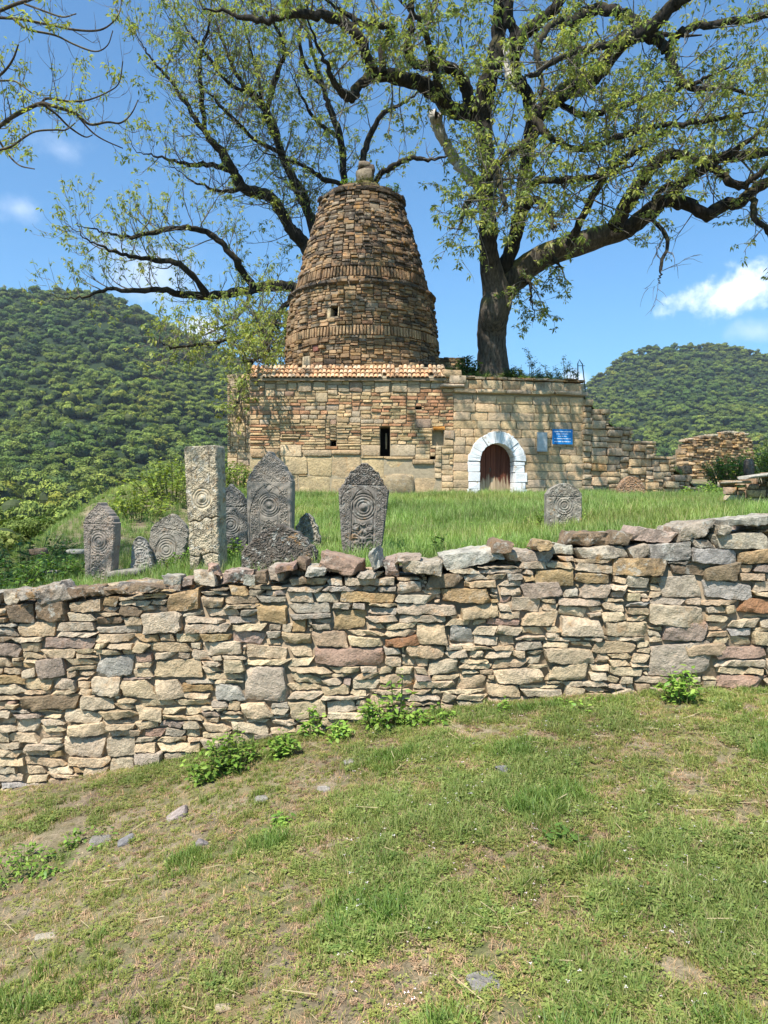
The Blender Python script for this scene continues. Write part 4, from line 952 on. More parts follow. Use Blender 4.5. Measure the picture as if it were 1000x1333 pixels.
def rel_ornate(a, b, X_, Z_, H, hw_):
    h = 0*X_; cz = H*.55
    top = b > .74; h = h+np.where(top, .006*swirl(X_, Z_, 75)-.004, 0)
    h = h+archline(X_, Z_, hw_*.86, H*.40, H*.72)+archline(X_, Z_, hw_*.40, H*.5, H*.62, .005)
    h = h+rings(X_, Z_, 0, cz, [.055, .085, .112, .135], .008, .013)+.02*np.exp(-(np.hypot(X_, Z_-cz)/.028)**4)-.012*(np.hypot(X_, Z_-cz) < .05)
    band = (np.abs(X_) > hw_*.46) & (np.abs(X_) < hw_*.8) & (b < .68); h = h+np.where(band, .007*swirl(X_, Z_, 95, 1), 0)
    pan = (np.abs(X_) < hw_*.34) & (b < .42); h = h+np.where(pan, .010*swirl(X_, Z_, 60, 2), 0)
    di = np.abs(X_)+np.abs(Z_-H*.69); h = h-.010*np.exp(-((di-.045)/.008)**2); return h
def rel_tall(a, b, X_, Z_, H, hw_):
    h = .005*swirl(X_, Z_, 70, .5)*(np.abs(a) > .5); cz = H*.60
    h = h+np.where((np.abs(a) < .42) & (b < .45), .013*swirl(X_, Z_, 42, 1.1), 0)+np.where(b > .8, .009*swirl(X_, Z_, 80), 0)
    h = h+archline(X_, Z_, hw_*.42, cz, cz+.18, .006, .015)+rings(X_, Z_, 0, cz, [.045, .075, .105, .13], .008, .014)+.02*np.exp(-(np.hypot(X_, Z_-cz)/.024)**4)
    h = h+archline(X_, Z_, hw_*.85, H*.66, H*.79, .006)-.012*np.exp(-((Z_-H*.80)/.006)**2); return h
def rel_pillar(a, b, X_, Z_, H, hw_):
    h = .0045*swirl(X_, Z_, 55, .3)+.0035*swirl(X_, Z_, 90, 1); cz = H*.60
    h = h-.012*np.exp(-((np.abs(a)-.55)/.03)**2)
    k = np.hypot(X_, Z_-cz) < .12; h = np.where(k, 0, h)+rings(X_, Z_, 0, cz, [.045, .07, .10], .009, .015)
    h = h+.02*np.exp(-(np.hypot(X_, Z_-cz)/.02)**4)
    cr = H*.44+.02*np.sin(X_*16)+.012*np.sin(X_*50); h = h-.05*np.exp(-((Z_-cr)/.007)**2)
    cr2 = H*.17+.02*np.sin(X_*20); h = h-.04*np.exp(-((Z_-cr2)/.006)**2)
    gap = (np.abs(X_+.01+(Z_-.02)*.1) < np.clip(.085*(1-Z_/(H*.19)), 0, .1)) & (Z_ < H*.19); return h-.07*gap
def rel_all(k=60, a=.012, ph=0):
    return lambda aa, b, X_, Z_, H, hw_: a*swirl(X_, Z_, k, ph)+.5*a*swirl(X_, Z_, k*1.7, ph+1)
def rel_ring(cz=.45, k=65):
    def f(a, b, X_, Z_, H, hw_):
        c = H*cz; h = .006*swirl(X_, Z_, k, .4)*(b > .62)+.004*swirl(X_, Z_, 90, .4)*(np.abs(a) > .5)
        h = h+archline(X_, Z_, hw_*.5, c, c+.17, .006, .013)+rings(X_, Z_, 0, c, [.035, .065, .095, .12], .008, .013)-.012*np.exp(-((Z_-H*.72)/.006)**2)
        return h+np.where((np.abs(a) < .42) & (b < cz-.14), .011*swirl(X_, Z_, 50, 2), 0)
    return f
OGEE = [(-.5, .93), (0, .93), (.60, 1), (.755, 1), (.76, .97), (.80, .90), (.83, .80), (.835, .74), (.88, .66), (.885, .58), (.92, .48), (.925, .40), (.95, .28), (.965, .17), (.98, .13), (.99, .12), (1, .05)]
G1, G2 = (.155, .142, .125), (.215, .20, .185)
stele('stele', 'leftmost carved grey stele with pointed top and one ring, standing alone', (132, 754), 654, 8.0, [(-.5, .8), (0, .82), (.5, .97), (.74, 1), (.745, .93), (.79, .90), (.82, .82), (.825, .74), (.865, .68), (.87, .60), (.905, .50), (.91, .40), (.94, .30), (.955, .18), (.975, .14), (.99, .12), (1, .05)], 46, .13, rel_ring(.50), (.32, .27, .225), lean=.02, yaw=-.22, seed=2, L=.25, jag=.008)
stele('stele', 'tilted round-headed grey stele with ring carving, left of the tall pillar', (213, 742), 668, 8.3, [(-.5, .5), (0, .62), (.2, .85), (.45, .98), (.62, 1), (.72, .95), (.80, .80), (.86, .62), (.9, .5), (.94, .3), (.97, .22), (1, .08)], 52, .10, rel_ring(.36, 50), (.285, .26, .215), lean=.16, pitch=-.12, yaw=-.1, seed=3, L=.25, jag=.035)
stele('stele_fragment', 'small broken carved fragment leaning against the tilted round-headed stele', (186, 743), 698, 8.15, [(-.5, .9), (0, 1), (.5, .85), (.8, .6), (.93, .4), (1, .1)], 30, .09, rel_all(45, .009), (.35, .33, .29), lean=-.12, pitch=-.15, seed=4, nu=40, nv=50, jag=.05)
stele('pillar_stele', 'tallest square-topped cream pillar stele, cracked across and split at the foot', (272, 750), 581, 7.6, [(-.5, .86), (0, .90), (.2, .92), (.43, .90), (.45, .95), (.9, 1.), (.985, 1), (1, .93)], 46, .20, rel_pillar, (.47, .40, .28), lean=-.035, yaw=-.22, seed=5, nu=70, nv=200, L=.85, jag=.02)
stele('stele', 'dark grey stele half hidden behind the tall cream pillar', (300, 735), 630, 8.9, OGEE, 46, .12, rel_ring(.5), (.24, .225, .20), lean=.02, yaw=.1, seed=6, L=.3)
stele('stele', 'tall ornate grey stele with filigree ogee top and concentric rings', (353, 742), 588, 8.6, OGEE, 60, .16, rel_ornate, (.275, .245, .205), yaw=-.12, seed=7, nu=110, nv=190, L=.12)
stele('stele', 'narrow dark slab tucked behind the left side of the ornate stele', (332, 738), 655, 9.1, [(-.5, 1), (0, 1), (.8, 1), (.9, .8), (1, .6)], 30, .12, rel_all(60, .006), (.10, .095, .085), seed=8, nu=40, nv=60, L=.2)
stele('stele', 'low wide dark headstone with white-tipped scalloped top, just behind the wall', (365, 752), 682, 7.0, [(-.5, 1), (0, 1), (.50, 1), (.52, .95), (.60, .90), (.62, .80), (.74, .72), (.75, .62), (.85, .52), (.86, .42), (.92, .30), (.93, .2), (.97, .14), (1, .06)], 98, .16, rel_all(52, .006), (.15, .125, .10), seed=9, nu=130, nv=100, L=.9)
stele('stele_fragment', 'lichened scalloped fragment behind the low wide headstone, on its right', (400, 735), 668, 8.9, [(-.5, 1), (0, 1), (.55, 1), (.6, .85), (.75, .8), (.8, .6), (.9, .5), (.95, .3), (1, .1)], 36, .12, rel_all(50, .012), (.38, .34, .27), seed=10, nu=50, nv=60, L=.9)
stele('stele', 'broad-shouldered dark stele widening upward, with rings and scrolled panel, right of the low headstone', (470, 745), 603, 7.5, [(-.5, .60), (0, .66), (.3, .82), (.6, .94), (.76, 1), (.765, .92), (.80, .86), (.81, .78), (.86, .74), (.87, .64), (.92, .56), (.93, .42), (.97, .28), (.98, .2), (1, .1)], 66, .15, rel_tall, (.215, .188, .158), lean=.035, yaw=.04, seed=11, nu=120, nv=200, L=.45)
stele('stele', 'short round-topped patterned stele alone in the grass below the blue sign', (733, 692), 629, 9.0, [(-.5, 1), (0, 1), (.78, 1), (.82, .9), (.88, .8), (.92, .62), (.97, .38), (1, .12)], 46, .14, rel_ring(.55, 60), (.30, .27, .22), seed=12, nu=80, nv=100, L=.6)
stele('stele_fragment', 'rust-stained carved stone in the grass at the foot of the stepped ruined wall', (821, 648), 620, 19.0, [(-.5, 1), (0, 1), (.5, 1), (.7, .8), (.9, .5), (1, .2)], 34, .2, rel_all(30, .012), (.36, .22, .13), seed=13, nu=50, nv=50, L=.7)
# ================================================================ trees
def rot_about(v, ax, ang):
    ax = ax/np.linalg.norm(ax); return v*math.cos(ang)+np.cross(ax, v)*math.sin(ang)+ax*(ax@v)*(1-math.cos(ang))
def leaf_clusters(mb, C, D, g, k=7, ln=.11, wd=.042, droop=.5, palette=None):
    """C (n,3) positions, D (n,3) axis; k drooping leaflets per cluster"""
    n = len(C); 
    if n == 0: return
    C = np.repeat(C, k, 0); th = g.uniform(0, 2*np.pi, n*k); el = g.uniform(-.9, .45, n*k)-droop*.3; l = ln*g.uniform(.6, 1.3, n*k)
    d = np.stack([np.cos(th)*np.cos(el), np.sin(th)*np.cos(el), np.sin(el)], -1); C = C+g.normal(0, .02, C.shape)+d*.02
    up = np.stack([g.normal(0, .5, n*k), g.normal(0, .5, n*k), np.ones(n*k)], -1); sd_ = np.cross(d, up); sd_ /= np.linalg.norm(sd_, axis=1)[:, None]
    nrm = np.cross(sd_, d); ww = (wd*g.uniform(.7, 1.2, n*k)*(l/ln))[:, None]; l = l[:, None]
    v0 = C; v1 = C+d*l*.5+sd_*ww*.5+nrm*.006; v2 = C+d*l-np.array([0, 0, 1])*l*droop*.35; v3 = C+d*l*.5-sd_*ww*.5+nrm*.006
    V = np.stack([v0, v1, v2, v3], 1).reshape(-1, 3); b = np.arange(n*k)*4; F3 = np.concatenate([np.stack([b, b+1, b+2], -1), np.stack([b, b+2, b+3], -1)])
    pal = np.array(palette); ci = np.repeat(g.integers(0, len(pal), n), k); t = pal[ci]*g.uniform(.8, 1.2, (n*k, 1)); t = np.concatenate([t, np.ones((n*k, 1))], 1)
    mb.add(V, F3=F3, tint=np.repeat(t, 4, 0))
def grow_tree(T, limbs, g, twmb, lfmb, l1step=.32, l1len=(1.1, 2.6), l2step=.26, l2len=(.45, 1.0), leafp=.85, pal=None, lnscale=1., upt=.25, bare=None, px=None):
    LC, LD = [], []
    def branch(p, d, length, r0, n, up, wob):
        pts = [p]; d = d/np.linalg.norm(d)
        for i in range(n):
            d = d+g.normal(0, wob, 3)+np.array([0, 0, up*(i/n)]); d /= np.linalg.norm(d); pts.append(pts[-1]+d*length/n)
        pts = np.array(pts); tube(twmb, pts, np.linspace(r0, r0*.35, n+1), 3 if r0 < .012 else 4, tint=(1, 1, 1, 1)); return pts
    for (pts, rad, opt) in limbs:
        seg = np.linalg.norm(np.diff(pts, axis=0), axis=1); cum = np.concatenate([[0], np.cumsum(seg)]); tot = cum[-1]
        dens = opt.get('d', 1.); s = opt.get('from', .15)*tot
        if dens <= 0: continue
        while s < tot:
            f = s/tot; p = np.array([np.interp(s, cum, pts[:, a]) for a in range(3)]); r = np.interp(s, cum, rad)
            i = min(len(pts)-2, int(np.searchsorted(cum, s))); ax = pts[i+1]-pts[i]; ax /= np.linalg.norm(ax)+1e-9
            rd = g.normal(size=3); rd -= ax*(rd@ax)*.6; rd /= np.linalg.norm(rd); d = rd+ax*.45+np.array([0, 0, opt.get('up', .15)])
            L1 = g.uniform(*l1len)*opt.get('len', 1.)*(.75+.4*(1-f)); isb = g.random() < opt.get('bare', 0)
            b1 = branch(p, d, L1, min(r*.5, .028)*g.uniform(.5, 1), 6, upt*.6+opt.get('up', .15)*.5, .16)
            c1 = np.linspace(0, L1, 7); q = .25*L1
            while q < L1*1.01:
                p2 = np.array([np.interp(q, c1, b1[:, a]) for a in range(3)]); k = min(5, int(q/L1*6)); a1 = b1[k+1]-b1[k]; a1 /= np.linalg.norm(a1)+1e-9
                rd = g.normal(size=3); rd /= np.linalg.norm(rd); d2 = rd*.8+a1*.8+np.array([0, 0, opt.get('up2', .25)])
                L2 = g.uniform(*l2len)*opt.get('len', 1.); b2 = branch(p2, d2, L2, .009*lnscale, 4, upt*1.4 if opt.get('droop', 0) == 0 else -.25, .14)
                if not isb:
                    for tt_ in (1., .82, .62, .42):
                        if g.random() < leafp*(1 if tt_ > .7 else .75):
                            LC.append(b2[0]*(1-tt_)+b2[-1]*tt_ if tt_ < .99 else b2[-1]); LD.append(d2)
                q += l2step*g.uniform(.7, 1.3)
            s += l1step/dens*g.uniform(.6, 1.4)
    LC = np.array(LC); print(T.name, 'leaf clusters', len(LC)); return LC
def trace(pts, Y0, Y1, g, wob=.12, sub=5, Rscale=1., ext=True):
    """pts: (px, py, r_px); depth runs from Y0 to Y1 along the limb"""
    n = len(pts); out = []; t = np.linspace(0, 1, n)
    for (px, py, r), f in zip(pts, t):
        Yd = Y0+(Y1-Y0)*f+g.normal(0, wob); p = P(px, py, Yd); out.append((*p, r*Yd/F*Rscale))
    if ext and pts[-1][2] > 1.2:
        o_ = np.array(out); d = o_[-1][:3]-o_[-2][:3]; d /= np.linalg.norm(d); L_ = min(1.8, max(.5, o_[-1][3]*22))
        for q, rr in ((.35, .6), (.7, .35), (1, .12)): out.append((*(o_[-1][:3]+d*L_*q+g.normal(0, .09, 3)*q+np.array([0, 0, .25*L_*q*q])), max(.01, o_[-1][3]*rr)))
    c = catmull(np.array(out), sub); return c[:, :3], np.maximum(c[:, 3], .008)
def build_tree(name, label, base, limbs_px, g, pal, seed, dead=None, sides=12, RS=1., **kw):
    T = thing(name, label, 'tree', base); mb = MB(); tw = MB(); lf = MB(); dd = MB(); L = []; dn = 0
    def rt_(r): q = sstep(.24, .40, np.repeat(r, sides if r.max() > .06 else 6)); return np.stack([1+2.4*q, 1+2.4*q, 1+2.5*q, 1+0*q], -1)
    for (pts, Y0, Y1, opt) in limbs_px:
        p, r = trace(pts, Y0, Y1, g, wob=opt.get('wob', .12), ext=not opt.get('dead'))
        r = r*opt.get('rs', 1.)*RS
        if r.max() > .04: p = p+g.normal(0, 1, p.shape)*np.clip(.30-r, .0, .14)[:, None]*.16; r = r*(1+g.normal(0, 1, len(r))*np.where(r > .3, .012, .07))
        if opt.get('dead'): tube(dd, p, r, 10, rough=.05, g=g, cap=True); dn += 1; continue
        if opt.get('hide') is None: tube(mb, p, r, sides if r.max() > .06 else 6, rough=.03 if r.max() > .3 else .045 if r.max() > .08 else .02, g=g, cap=False, tint=rt_(r))
        L.append((p, r, opt))
    mb.build('trunk', M_TRUNK, T)
    LC = grow_tree(T, L, g, tw, lf, pal=pal, **kw)
    leaf_clusters(lf, LC, None, g, k=kw.get('kk', 7), palette=pal, **kw_leaf)
    tw.build('twigs', M_TWIG, T, kind='stuff'); lf.build('foliage', M_LEAF, T, kind='stuff')
    if dn: dd.build('dead_limb', M_DEAD, T)
    return T
kw_leaf = dict(ln=.12, wd=.054, droop=.6)
LPAL = [(.30, .34, .115), (.26, .31, .11), (.37, .37, .125), (.19, .24, .09), (.29, .30, .09)]
gR = np.random.default_rng(41); D0 = 24.3
bR = P(642, 487, D0); bR[2] = zmound(bR[0], D0)
rt_limbs = [
 ([(642,500,25),(641,485,21),(641,455,19),(641,430,18.5),(643,405,20),(647,385,19),(640,352,14),(636,320,12),(636,290,11),(636,250,10),(636,215,10),(629,168,11),(630,135,12),(636,105,12),(645,78,11),(649,45,10),(651,10,9),(652,-40,8),(640,-120,5)], D0, 21.0, dict(d=.8, **{'from': .38})),
 ([(648,392,16),(660,372,16),(675,358,17),(690,345,16),(715,330,15),(742,321,15),(785,307,14),(818,297,12),(845,276,11),(866,262,9),(896,266,8),(920,279,8),(944,265,7.5),(962,264,7),(980,249,7),(1000,237,6),(1060,215,5),(1130,190,3)], D0, 21.5, dict(d=1.1, **{'from': .3}, bare=.15)),
 ([(645,375,11),(655,350,10),(668,320,9),(676,285,9),(681,250,9),(686,205,9),(694,165,9),(692,150,8),(686,122,8),(672,103,9),(669,82,8),(674,58,8),(688,40,8),(708,24,7),(735,-5,6),(770,-60,4)], D0-.1, 20, dict(d=1.1, **{'from': .25})),
 ([(668,100,7),(664,70,7),(668,42,6),(662,22,6),(662,-20,5),(650,-80,3)], 21.6, 21, dict(d=.7)),
 ([(694,168,9),(703,148,10),(731,122,10),(762,109,11),(787,84,10),(810,56,10),(843,37,9),(871,11,8),(899,-10,7),(950,-50,5)], 22.2, 19.5, dict(d=.9)),
 ([(758,108,8),(749,88,8),(747,60,7),(748,32,7),(765,15,7),(790,13,7),(812,19,7),(832,30,7)], 21.6, 21, dict(d=.7)),
 ([(828,44,6),(845,50,6),(860,54,6),(873,74,6),(880,95,5),(890,108,5),(908,118,4),(935,112,3),(965,120,2)], 20.6, 20.4, dict(d=1.3)),
 ([(862,70,4),(880,48,5),(905,34,5),(944,30,4.5),(1000,18,4),(1070,5,3)], 20.4, 19.6, dict(d=1.0)),
 ([(636,165,8),(617,150,9),(600,146,9),(583,139,10),(575,128,10),(560,117,10),(545,107,9),(520,101,9),(500,98,8),(484,99,7),(468,110,6),(457,126,6),(445,120,5),(433,104,4),(425,85,3)], 23.3, 18.5, dict(d=1.5, **{'from': .25})),
 ([(622,152,8),(613,135,8),(604,108,8),(592,92,7),(574,84,7),(550,86,6),(532,76,5),(534,45,5),(536,12,4),(540,-40,3)], 23, 19.3, dict(d=1.2)),
 ([(490,99,6),(478,76,6),(465,45,7),(442,28,7),(418,21,6),(385,18,5),(350,27,4),(310,20,3)], 19, 17.5, dict(d=1.5)),
 ([(500,97,5),(498,60,4),(510,36,4),(475,33,4),(455,20,3)], 19.2, 18.8, dict(d=1.2)),
 ([(866,262,7),(890,237,7),(920,216,7),(944,204,6),(977,203,6),(1030,190,5),(1090,170,3)], 22, 20, dict(d=1.2)),
 ([(800,296,9),(812,275,9),(822,256,9),(833,238,8),(846,221,8),(866,205,7),(890,202,6),(922,207,5),(950,200,4),(985,175,3)], 22.6, 19.5, dict(d=1.3)),
 ([(925,213,6),(940,226,5),(956,242,5),(975,238,4),(1010,205,3)], 21, 20, dict(d=1.2)),
 ([(690,150,5),(720,180,4),(760,195,4),(800,180,4),(850,165,4),(900,160,3),(960,150,2)], 21, 19, dict(d=2.2, wob=.3)),
 ([(720,130,4),(760,150,4),(800,140,4),(850,125,3),(900,110,3)], 21.5, 20.5, dict(d=1.8, wob=.3)),
 ([(740,320,5),(760,280,5),(780,240,4),(800,215,4),(840,190,3)], 22.5, 20, dict(d=2.0)),
 ([(681,250,6),(700,235,5),(730,235,4),(770,230,4),(800,225,3)], 22.3, 19.5, dict(d=2.2)),
 # boughs that reach forward over the entrance
 ([(636,240,7),(640,215,6),(645,220,5),(650,235,4),(655,262,3)], 23, 18.4, dict(d=1.5, up=-.1, **{'from': .3}, droop=1, len=.8)),
 ([(637,285,6),(628,262,5),(618,255,4),(606,268,3),(600,290,2)], 23, 19.5, dict(d=1.2, up=-.1, droop=1, len=.7)),
 ([(676,285,6),(690,262,5),(705,262,4),(715,275,3),(720,295,2)], 23, 18.6, dict(d=1.3, up=-.1, droop=1, len=.7)),
 ([(700,170,5),(680,190,5),(660,200,4),(640,225,3)], 22, 18.4, dict(d=1.8, up=-.1)),
 ([(592,146,6),(572,120,5),(560,60,4),(540,20,3)], 22.5, 17.8, dict(d=1.6)),
 ([(810,56,6),(790,60,5),(740,70,4),(700,95,3)], 20.6, 18, dict(d=1.4)),
 ([(747,28,5),(720,30,4),(700,60,4),(705,110,3)], 21, 19, dict(d=1.3)),
 ([(870,262,4),(885,240,3),(860,245,3),(850,280,3),(868,310,2.5),(862,345,2)], 21.5, 20, dict(d=.9, bare=1, up=-.4, droop=1, up2=-.3, len=.6)),
 ([(980,258,4),(984,285,4),(1000,300,3),(1015,330,2)], 20.7, 20.3, dict(d=1.4, up=-.3, droop=1, up2=-.2, len=.5, bare=.3)),
 ([(682,362,5),(690,372,2),(692,388,1.5)], 23.5, 23.2, dict(d=3., up=-.6, droop=1, up2=-.3, len=.45, **{'from': 0})),
 ([(720,335,4),(728,345,2),(722,352,1.5)], 23, 22.7, dict(d=2.5, up=-.5, droop=1, up2=-.2, len=.4, **{'from': 0})),
 ([(566,148,7),(569,160,7.5),(574,176,7),(586,196,7),(594,210,6.5),(606,224,7),(622,240,8),(634,252,8)], 22.6, 23.6, dict(dead=1)),
 ([(657,55,2.5),(660,70,4),(662,90,5),(664,108,5),(666,116,3)], 21.3, 21.3, dict(dead=1, wob=.01)),
]
build_tree('tree', 'large old tree with a forked grey trunk and mossy limbs, right of the beehive tower', bR, rt_limbs, gR, LPAL, 41, sides=16, l1step=.42, l1len=(.9, 2.4), l2step=.21, leafp=.60)
gL = np.random.default_rng(43); bL = np.array([P(455, 480, 29.5)[0], 29.5, zg(-1.2, 29.5)-.1])
lt_limbs = [
 ([(462,660,34),(455,600,27),(450,480,24),(440,400,22),(415,345,17),(400,322,13),(384,304,10),(372,288,9),(356,260,9),(336,250,9),(316,244,8),(304,224,8),(288,196,7),(268,176,5),(245,140,4),(225,110,3),(200,80,2)], 29.5, 25.5, dict(d=1.0, **{'from': .5})),
 ([(408,335,10),(412,300,8),(400,272,7),(384,240,7),(368,200,6),(356,160,5),(340,136,5),(320,116,4),(300,80,3),(285,40,2)], 28.8, 26, dict(d=1.1)),
 ([(440,400,14),(410,385,11),(388,376,10),(360,372,8),(320,378,7),(280,384,7),(240,384,6),(212,378,5),(172,378,4),(140,377,3),(110,386,2)], 29, 24, dict(d=1.2, **{'from': .25}, len=.75)),
 ([(335,376,6),(320,362,6),(308,340,6),(288,316,5),(264,300,5),(240,296,4),(212,300,4),(172,308,3),(140,304,2)], 27, 24, dict(d=1.2, len=.8)),
 ([(268,382,6),(250,358,5),(228,342,5),(196,338,4),(164,332,3),(130,320,2)], 26, 24, dict(d=1.2, len=.8)),
 ([(450,420,9),(450,300,7),(448,234,6),(444,180,6),(430,144,5),(421,114,4),(405,60,3)], 29.5, 28, dict(d=1.0, **{'from': .4})),
 ([(462,420,9),(464,300,7),(470,222,6),(478,186,5),(496,150,4),(517,138,3)], 29.5, 28.5, dict(d=.9, **{'from': .5}, len=.6)),
 ([(470,400,8),(478,300,6),(490,237,5),(508,219,5),(532,207,4),(558,207,3)], 29.5, 28.5, dict(d=.9, **{'from': .5}, len=.5, bare=.5)),
 ([(420,345,8),(405,290,6),(397,258,6),(379,225,5),(361,186,5),(346,150,4),(335,100,3),(325,60,2)], 29, 27, dict(d=1.2)),
 ([(300,222,4),(270,215,4),(240,212,3),(210,205,2)], 27, 26, dict(d=1.2, len=.7)),
 ([(316,244,4),(290,250,3),(262,240,2)], 27, 26, dict(d=.8, len=.6, bare=.4)),
 ([(268,176,4),(262,120,4),(260,80,3),(270,40,2)], 27, 25, dict(d=1.5)),
 ([(356,160,4),(330,120,3),(300,110,3),(260,60,2)], 27, 25, dict(d=1.6)),
 ([(370,200,4),(330,180,3),(300,150,3),(280,130,2)], 27, 25, dict(d=1.6)),
 ([(346,150,4),(360,100,4),(370,60,3),(350,20,2)], 27, 25, dict(d=1.6)),
 ([(421,114,4),(400,90,3),(390,50,3),(400,10,2)], 28, 26, dict(d=1.6)),
 ([(444,180,4),(415,160,3),(395,130,2)], 28.5, 27, dict(d=1.6)),
 ([(448,240,4),(420,232,4),(395,215,3),(370,208,2)], 28.6, 27, dict(d=1.2)),
 ([(390,380,5),(370,400,5),(345,425,4),(310,440,3),(270,448,3),(230,452,2)], 28, 21.5, dict(d=2.6, len=.7, up=-.1)),
 ([(360,410,4),(350,440,4),(335,460,3),(318,490,3),(310,520,2)], 26, 21.4, dict(d=2.2, len=.55, up=-.2, up2=0)),
 ([(345,430,3),(350,455,3),(330,470,2)], 25, 20.8, dict(d=2.5, len=.5)),
 ([(385,378,4),(378,410,3),(372,440,2)], 28, 26, dict(d=1.8, len=.7, up=0)),
 ([(330,378,4),(320,400,3),(300,420,2),(280,430,2)], 26.5, 25, dict(d=1.5, len=.6, bare=.5, up=0)),
]
build_tree('tree', 'large spreading tree with sparse new leaves behind and left of the beehive tower', bL, lt_limbs, gL, [(.29, .33, .10), (.32, .35, .11), (.36, .36, .10), (.23, .28, .09)], 43, sides=12, RS=.78, l1step=.30, l1len=(1.0, 2.4), l2step=.20, l2len=(.6, 1.3), leafp=.42, upt=.45)
gN = np.random.default_rng(47); bN = np.array([-7.4, 5.2, zg(-7.4, 5.2)-.1]); 
ne = [
 ([(0,164,4.5),(18,151,4.5),(36,142,4.2),(54,135,4),(72,139,3.5),(99,148,3),(117,162,2.5),(140,159,2.2),(157,160,1.8),(171,148,1.5),(180,130,1.2)], dict(d=1.6, len=.26, up=.5)),
 ([(0,195,2.6),(14,191,2.4),(30,180,2.2),(47,171,2),(72,169,1.8),(86,169,1.5),(98,160,1.2)], dict(d=1.4, len=.22)),
 ([(0,23,3),(27,25,2.6),(63,32,2.4),(99,39,2.2),(130,39,2),(149,27,1.6),(157,11,1.3),(158,-10,1)], dict(d=.6, len=.2, up=.5)),
 ([(18,25,2.6),(36,38,2.4),(72,46,2),(97,58,1.8),(124,67,1.6),(140,59,1.2),(147,40,1)], dict(d=.6, len=.2)),
 ([(0,14,4),(22,5,3.6),(45,-3,3),(90,-25,2)], dict(d=.6, len=.2)),
 ([(32,5,2),(54,13,1.9),(81,22,1.6),(99,18,1.2)], dict(d=.7, len=.16)),
 ([(54,135,3),(62,128,2.6),(90,132,2.2),(115,130,1.8),(140,120,1.5),(155,108,1.2),(160,80,1)], dict(d=1.1, len=.26, up=.6)),
 ([(60,139,2.6),(75,150,2.2),(90,165,2),(110,178,1.5),(120,176,1)], dict(d=.9, len=.22)),
 ([(0,98,3),(10,88,2.4),(18,75,2),(24,58,1.5)], dict(d=1.2, len=.2)),
 ([(99,148,2),(118,170,1.8),(135,182,1.4),(160,193,1)], dict(d=.8, len=.18)),
 ([(0,105,2),(20,106,1.8),(40,120,1.5)], dict(d=1.3, len=.25)),
 ([(-3,180,2.6),(10,200,2),(25,215,1.6),(45,220,1)], dict(d=.6, len=.18)),
]
TN = thing('tree', 'tree at the left edge whose thin nearly bare branches reach into the upper left sky', 'tree', bN)
mb = MB(); tw = MB(); lf = MB(); LL = []
crown0 = np.array([-7.2, 5.6, 5.2])
trk = catmull(np.array([(bN[0], bN[1], bN[2]-.2), (-7.5, 5.3, 1.5), (-7.3, 5.5, 3.4), tuple(crown0), (-7.0, 5.9, 7.5), (-6.8, 6.3, 9.5)]), 6)
tube(mb, trk, np.linspace(.34, .05, len(trk)), 12, rough=.04, g=gN); LL.append((trk, np.linspace(.34, .05, len(trk)), dict(d=1.5, **{'from': .55})))
YN = 6.6
for k, (pts, opt) in enumerate(ne):
    Ya = YN+gN.uniform(-.5, .5); p, r = trace(pts, Ya, Ya+gN.uniform(-.5, .7), gN, wob=.05, ext=False)
    st = p[0]; root = trk[int(np.clip(len(trk)*(.35+.1*(st[2]-4)), 8, len(trk)-4))]; mid = (root*.5+st*.5)+np.array([0, 0, .35]); lead = catmull(np.array([root, mid, st]), 5)[:-1]
    if k in (0, 1, 2, 4, 8, 10, 11): p = np.vstack([lead, p]); r = np.concatenate([np.linspace(max(.06, r[0]*1.6), r[0], len(lead)), r]); 
    r = np.maximum(r*.62, .0035); tube(mb, p, r, 6, rough=.03, g=gN, cap=True, tint=(2.8, 2.6, 2.4, 1)); LL.append((p, r, opt))
for _ in range(9):
    a = gN.uniform(0, 6.28); L_ = gN.uniform(1.8, 3.2); z0 = gN.uniform(4.5, 8.5); root = np.array([np.interp(z0, trk[:, 2], trk[:, 0]), np.interp(z0, trk[:, 2], trk[:, 1]), z0])
    d = np.array([math.cos(a), math.sin(a)*.8, .35]); d[0] = min(d[0], .55); e = root+d*L_; pp = catmull(np.array([root, root*.5+e*.5+np.array([0, 0, .2]), e]), 5); tube(mb, pp, np.linspace(.06, .015, len(pp)), 6, g=gN); LL.append((pp, np.linspace(.06, .015, len(pp)), dict(d=1.3)))
mb.build('trunk', M_TRUNK, TN)
tw2 = MB(); LC = grow_tree(TN, LL, gN, tw, lf, l1step=.17, l1len=(.9, 1.8), l2step=.11, l2len=(.4, .9), leafp=.12, upt=.8, lnscale=.30)
leaf_clusters(lf, LC, None, gN, k=16, ln=.042, wd=.016, droop=.5, palette=[(.33, .36, .08), (.27, .32, .09), (.36, .36, .08)])
tw.build('twigs', M_TWIG, TN, kind='stuff'); lf.build('foliage', M_LEAF, TN, kind='stuff')
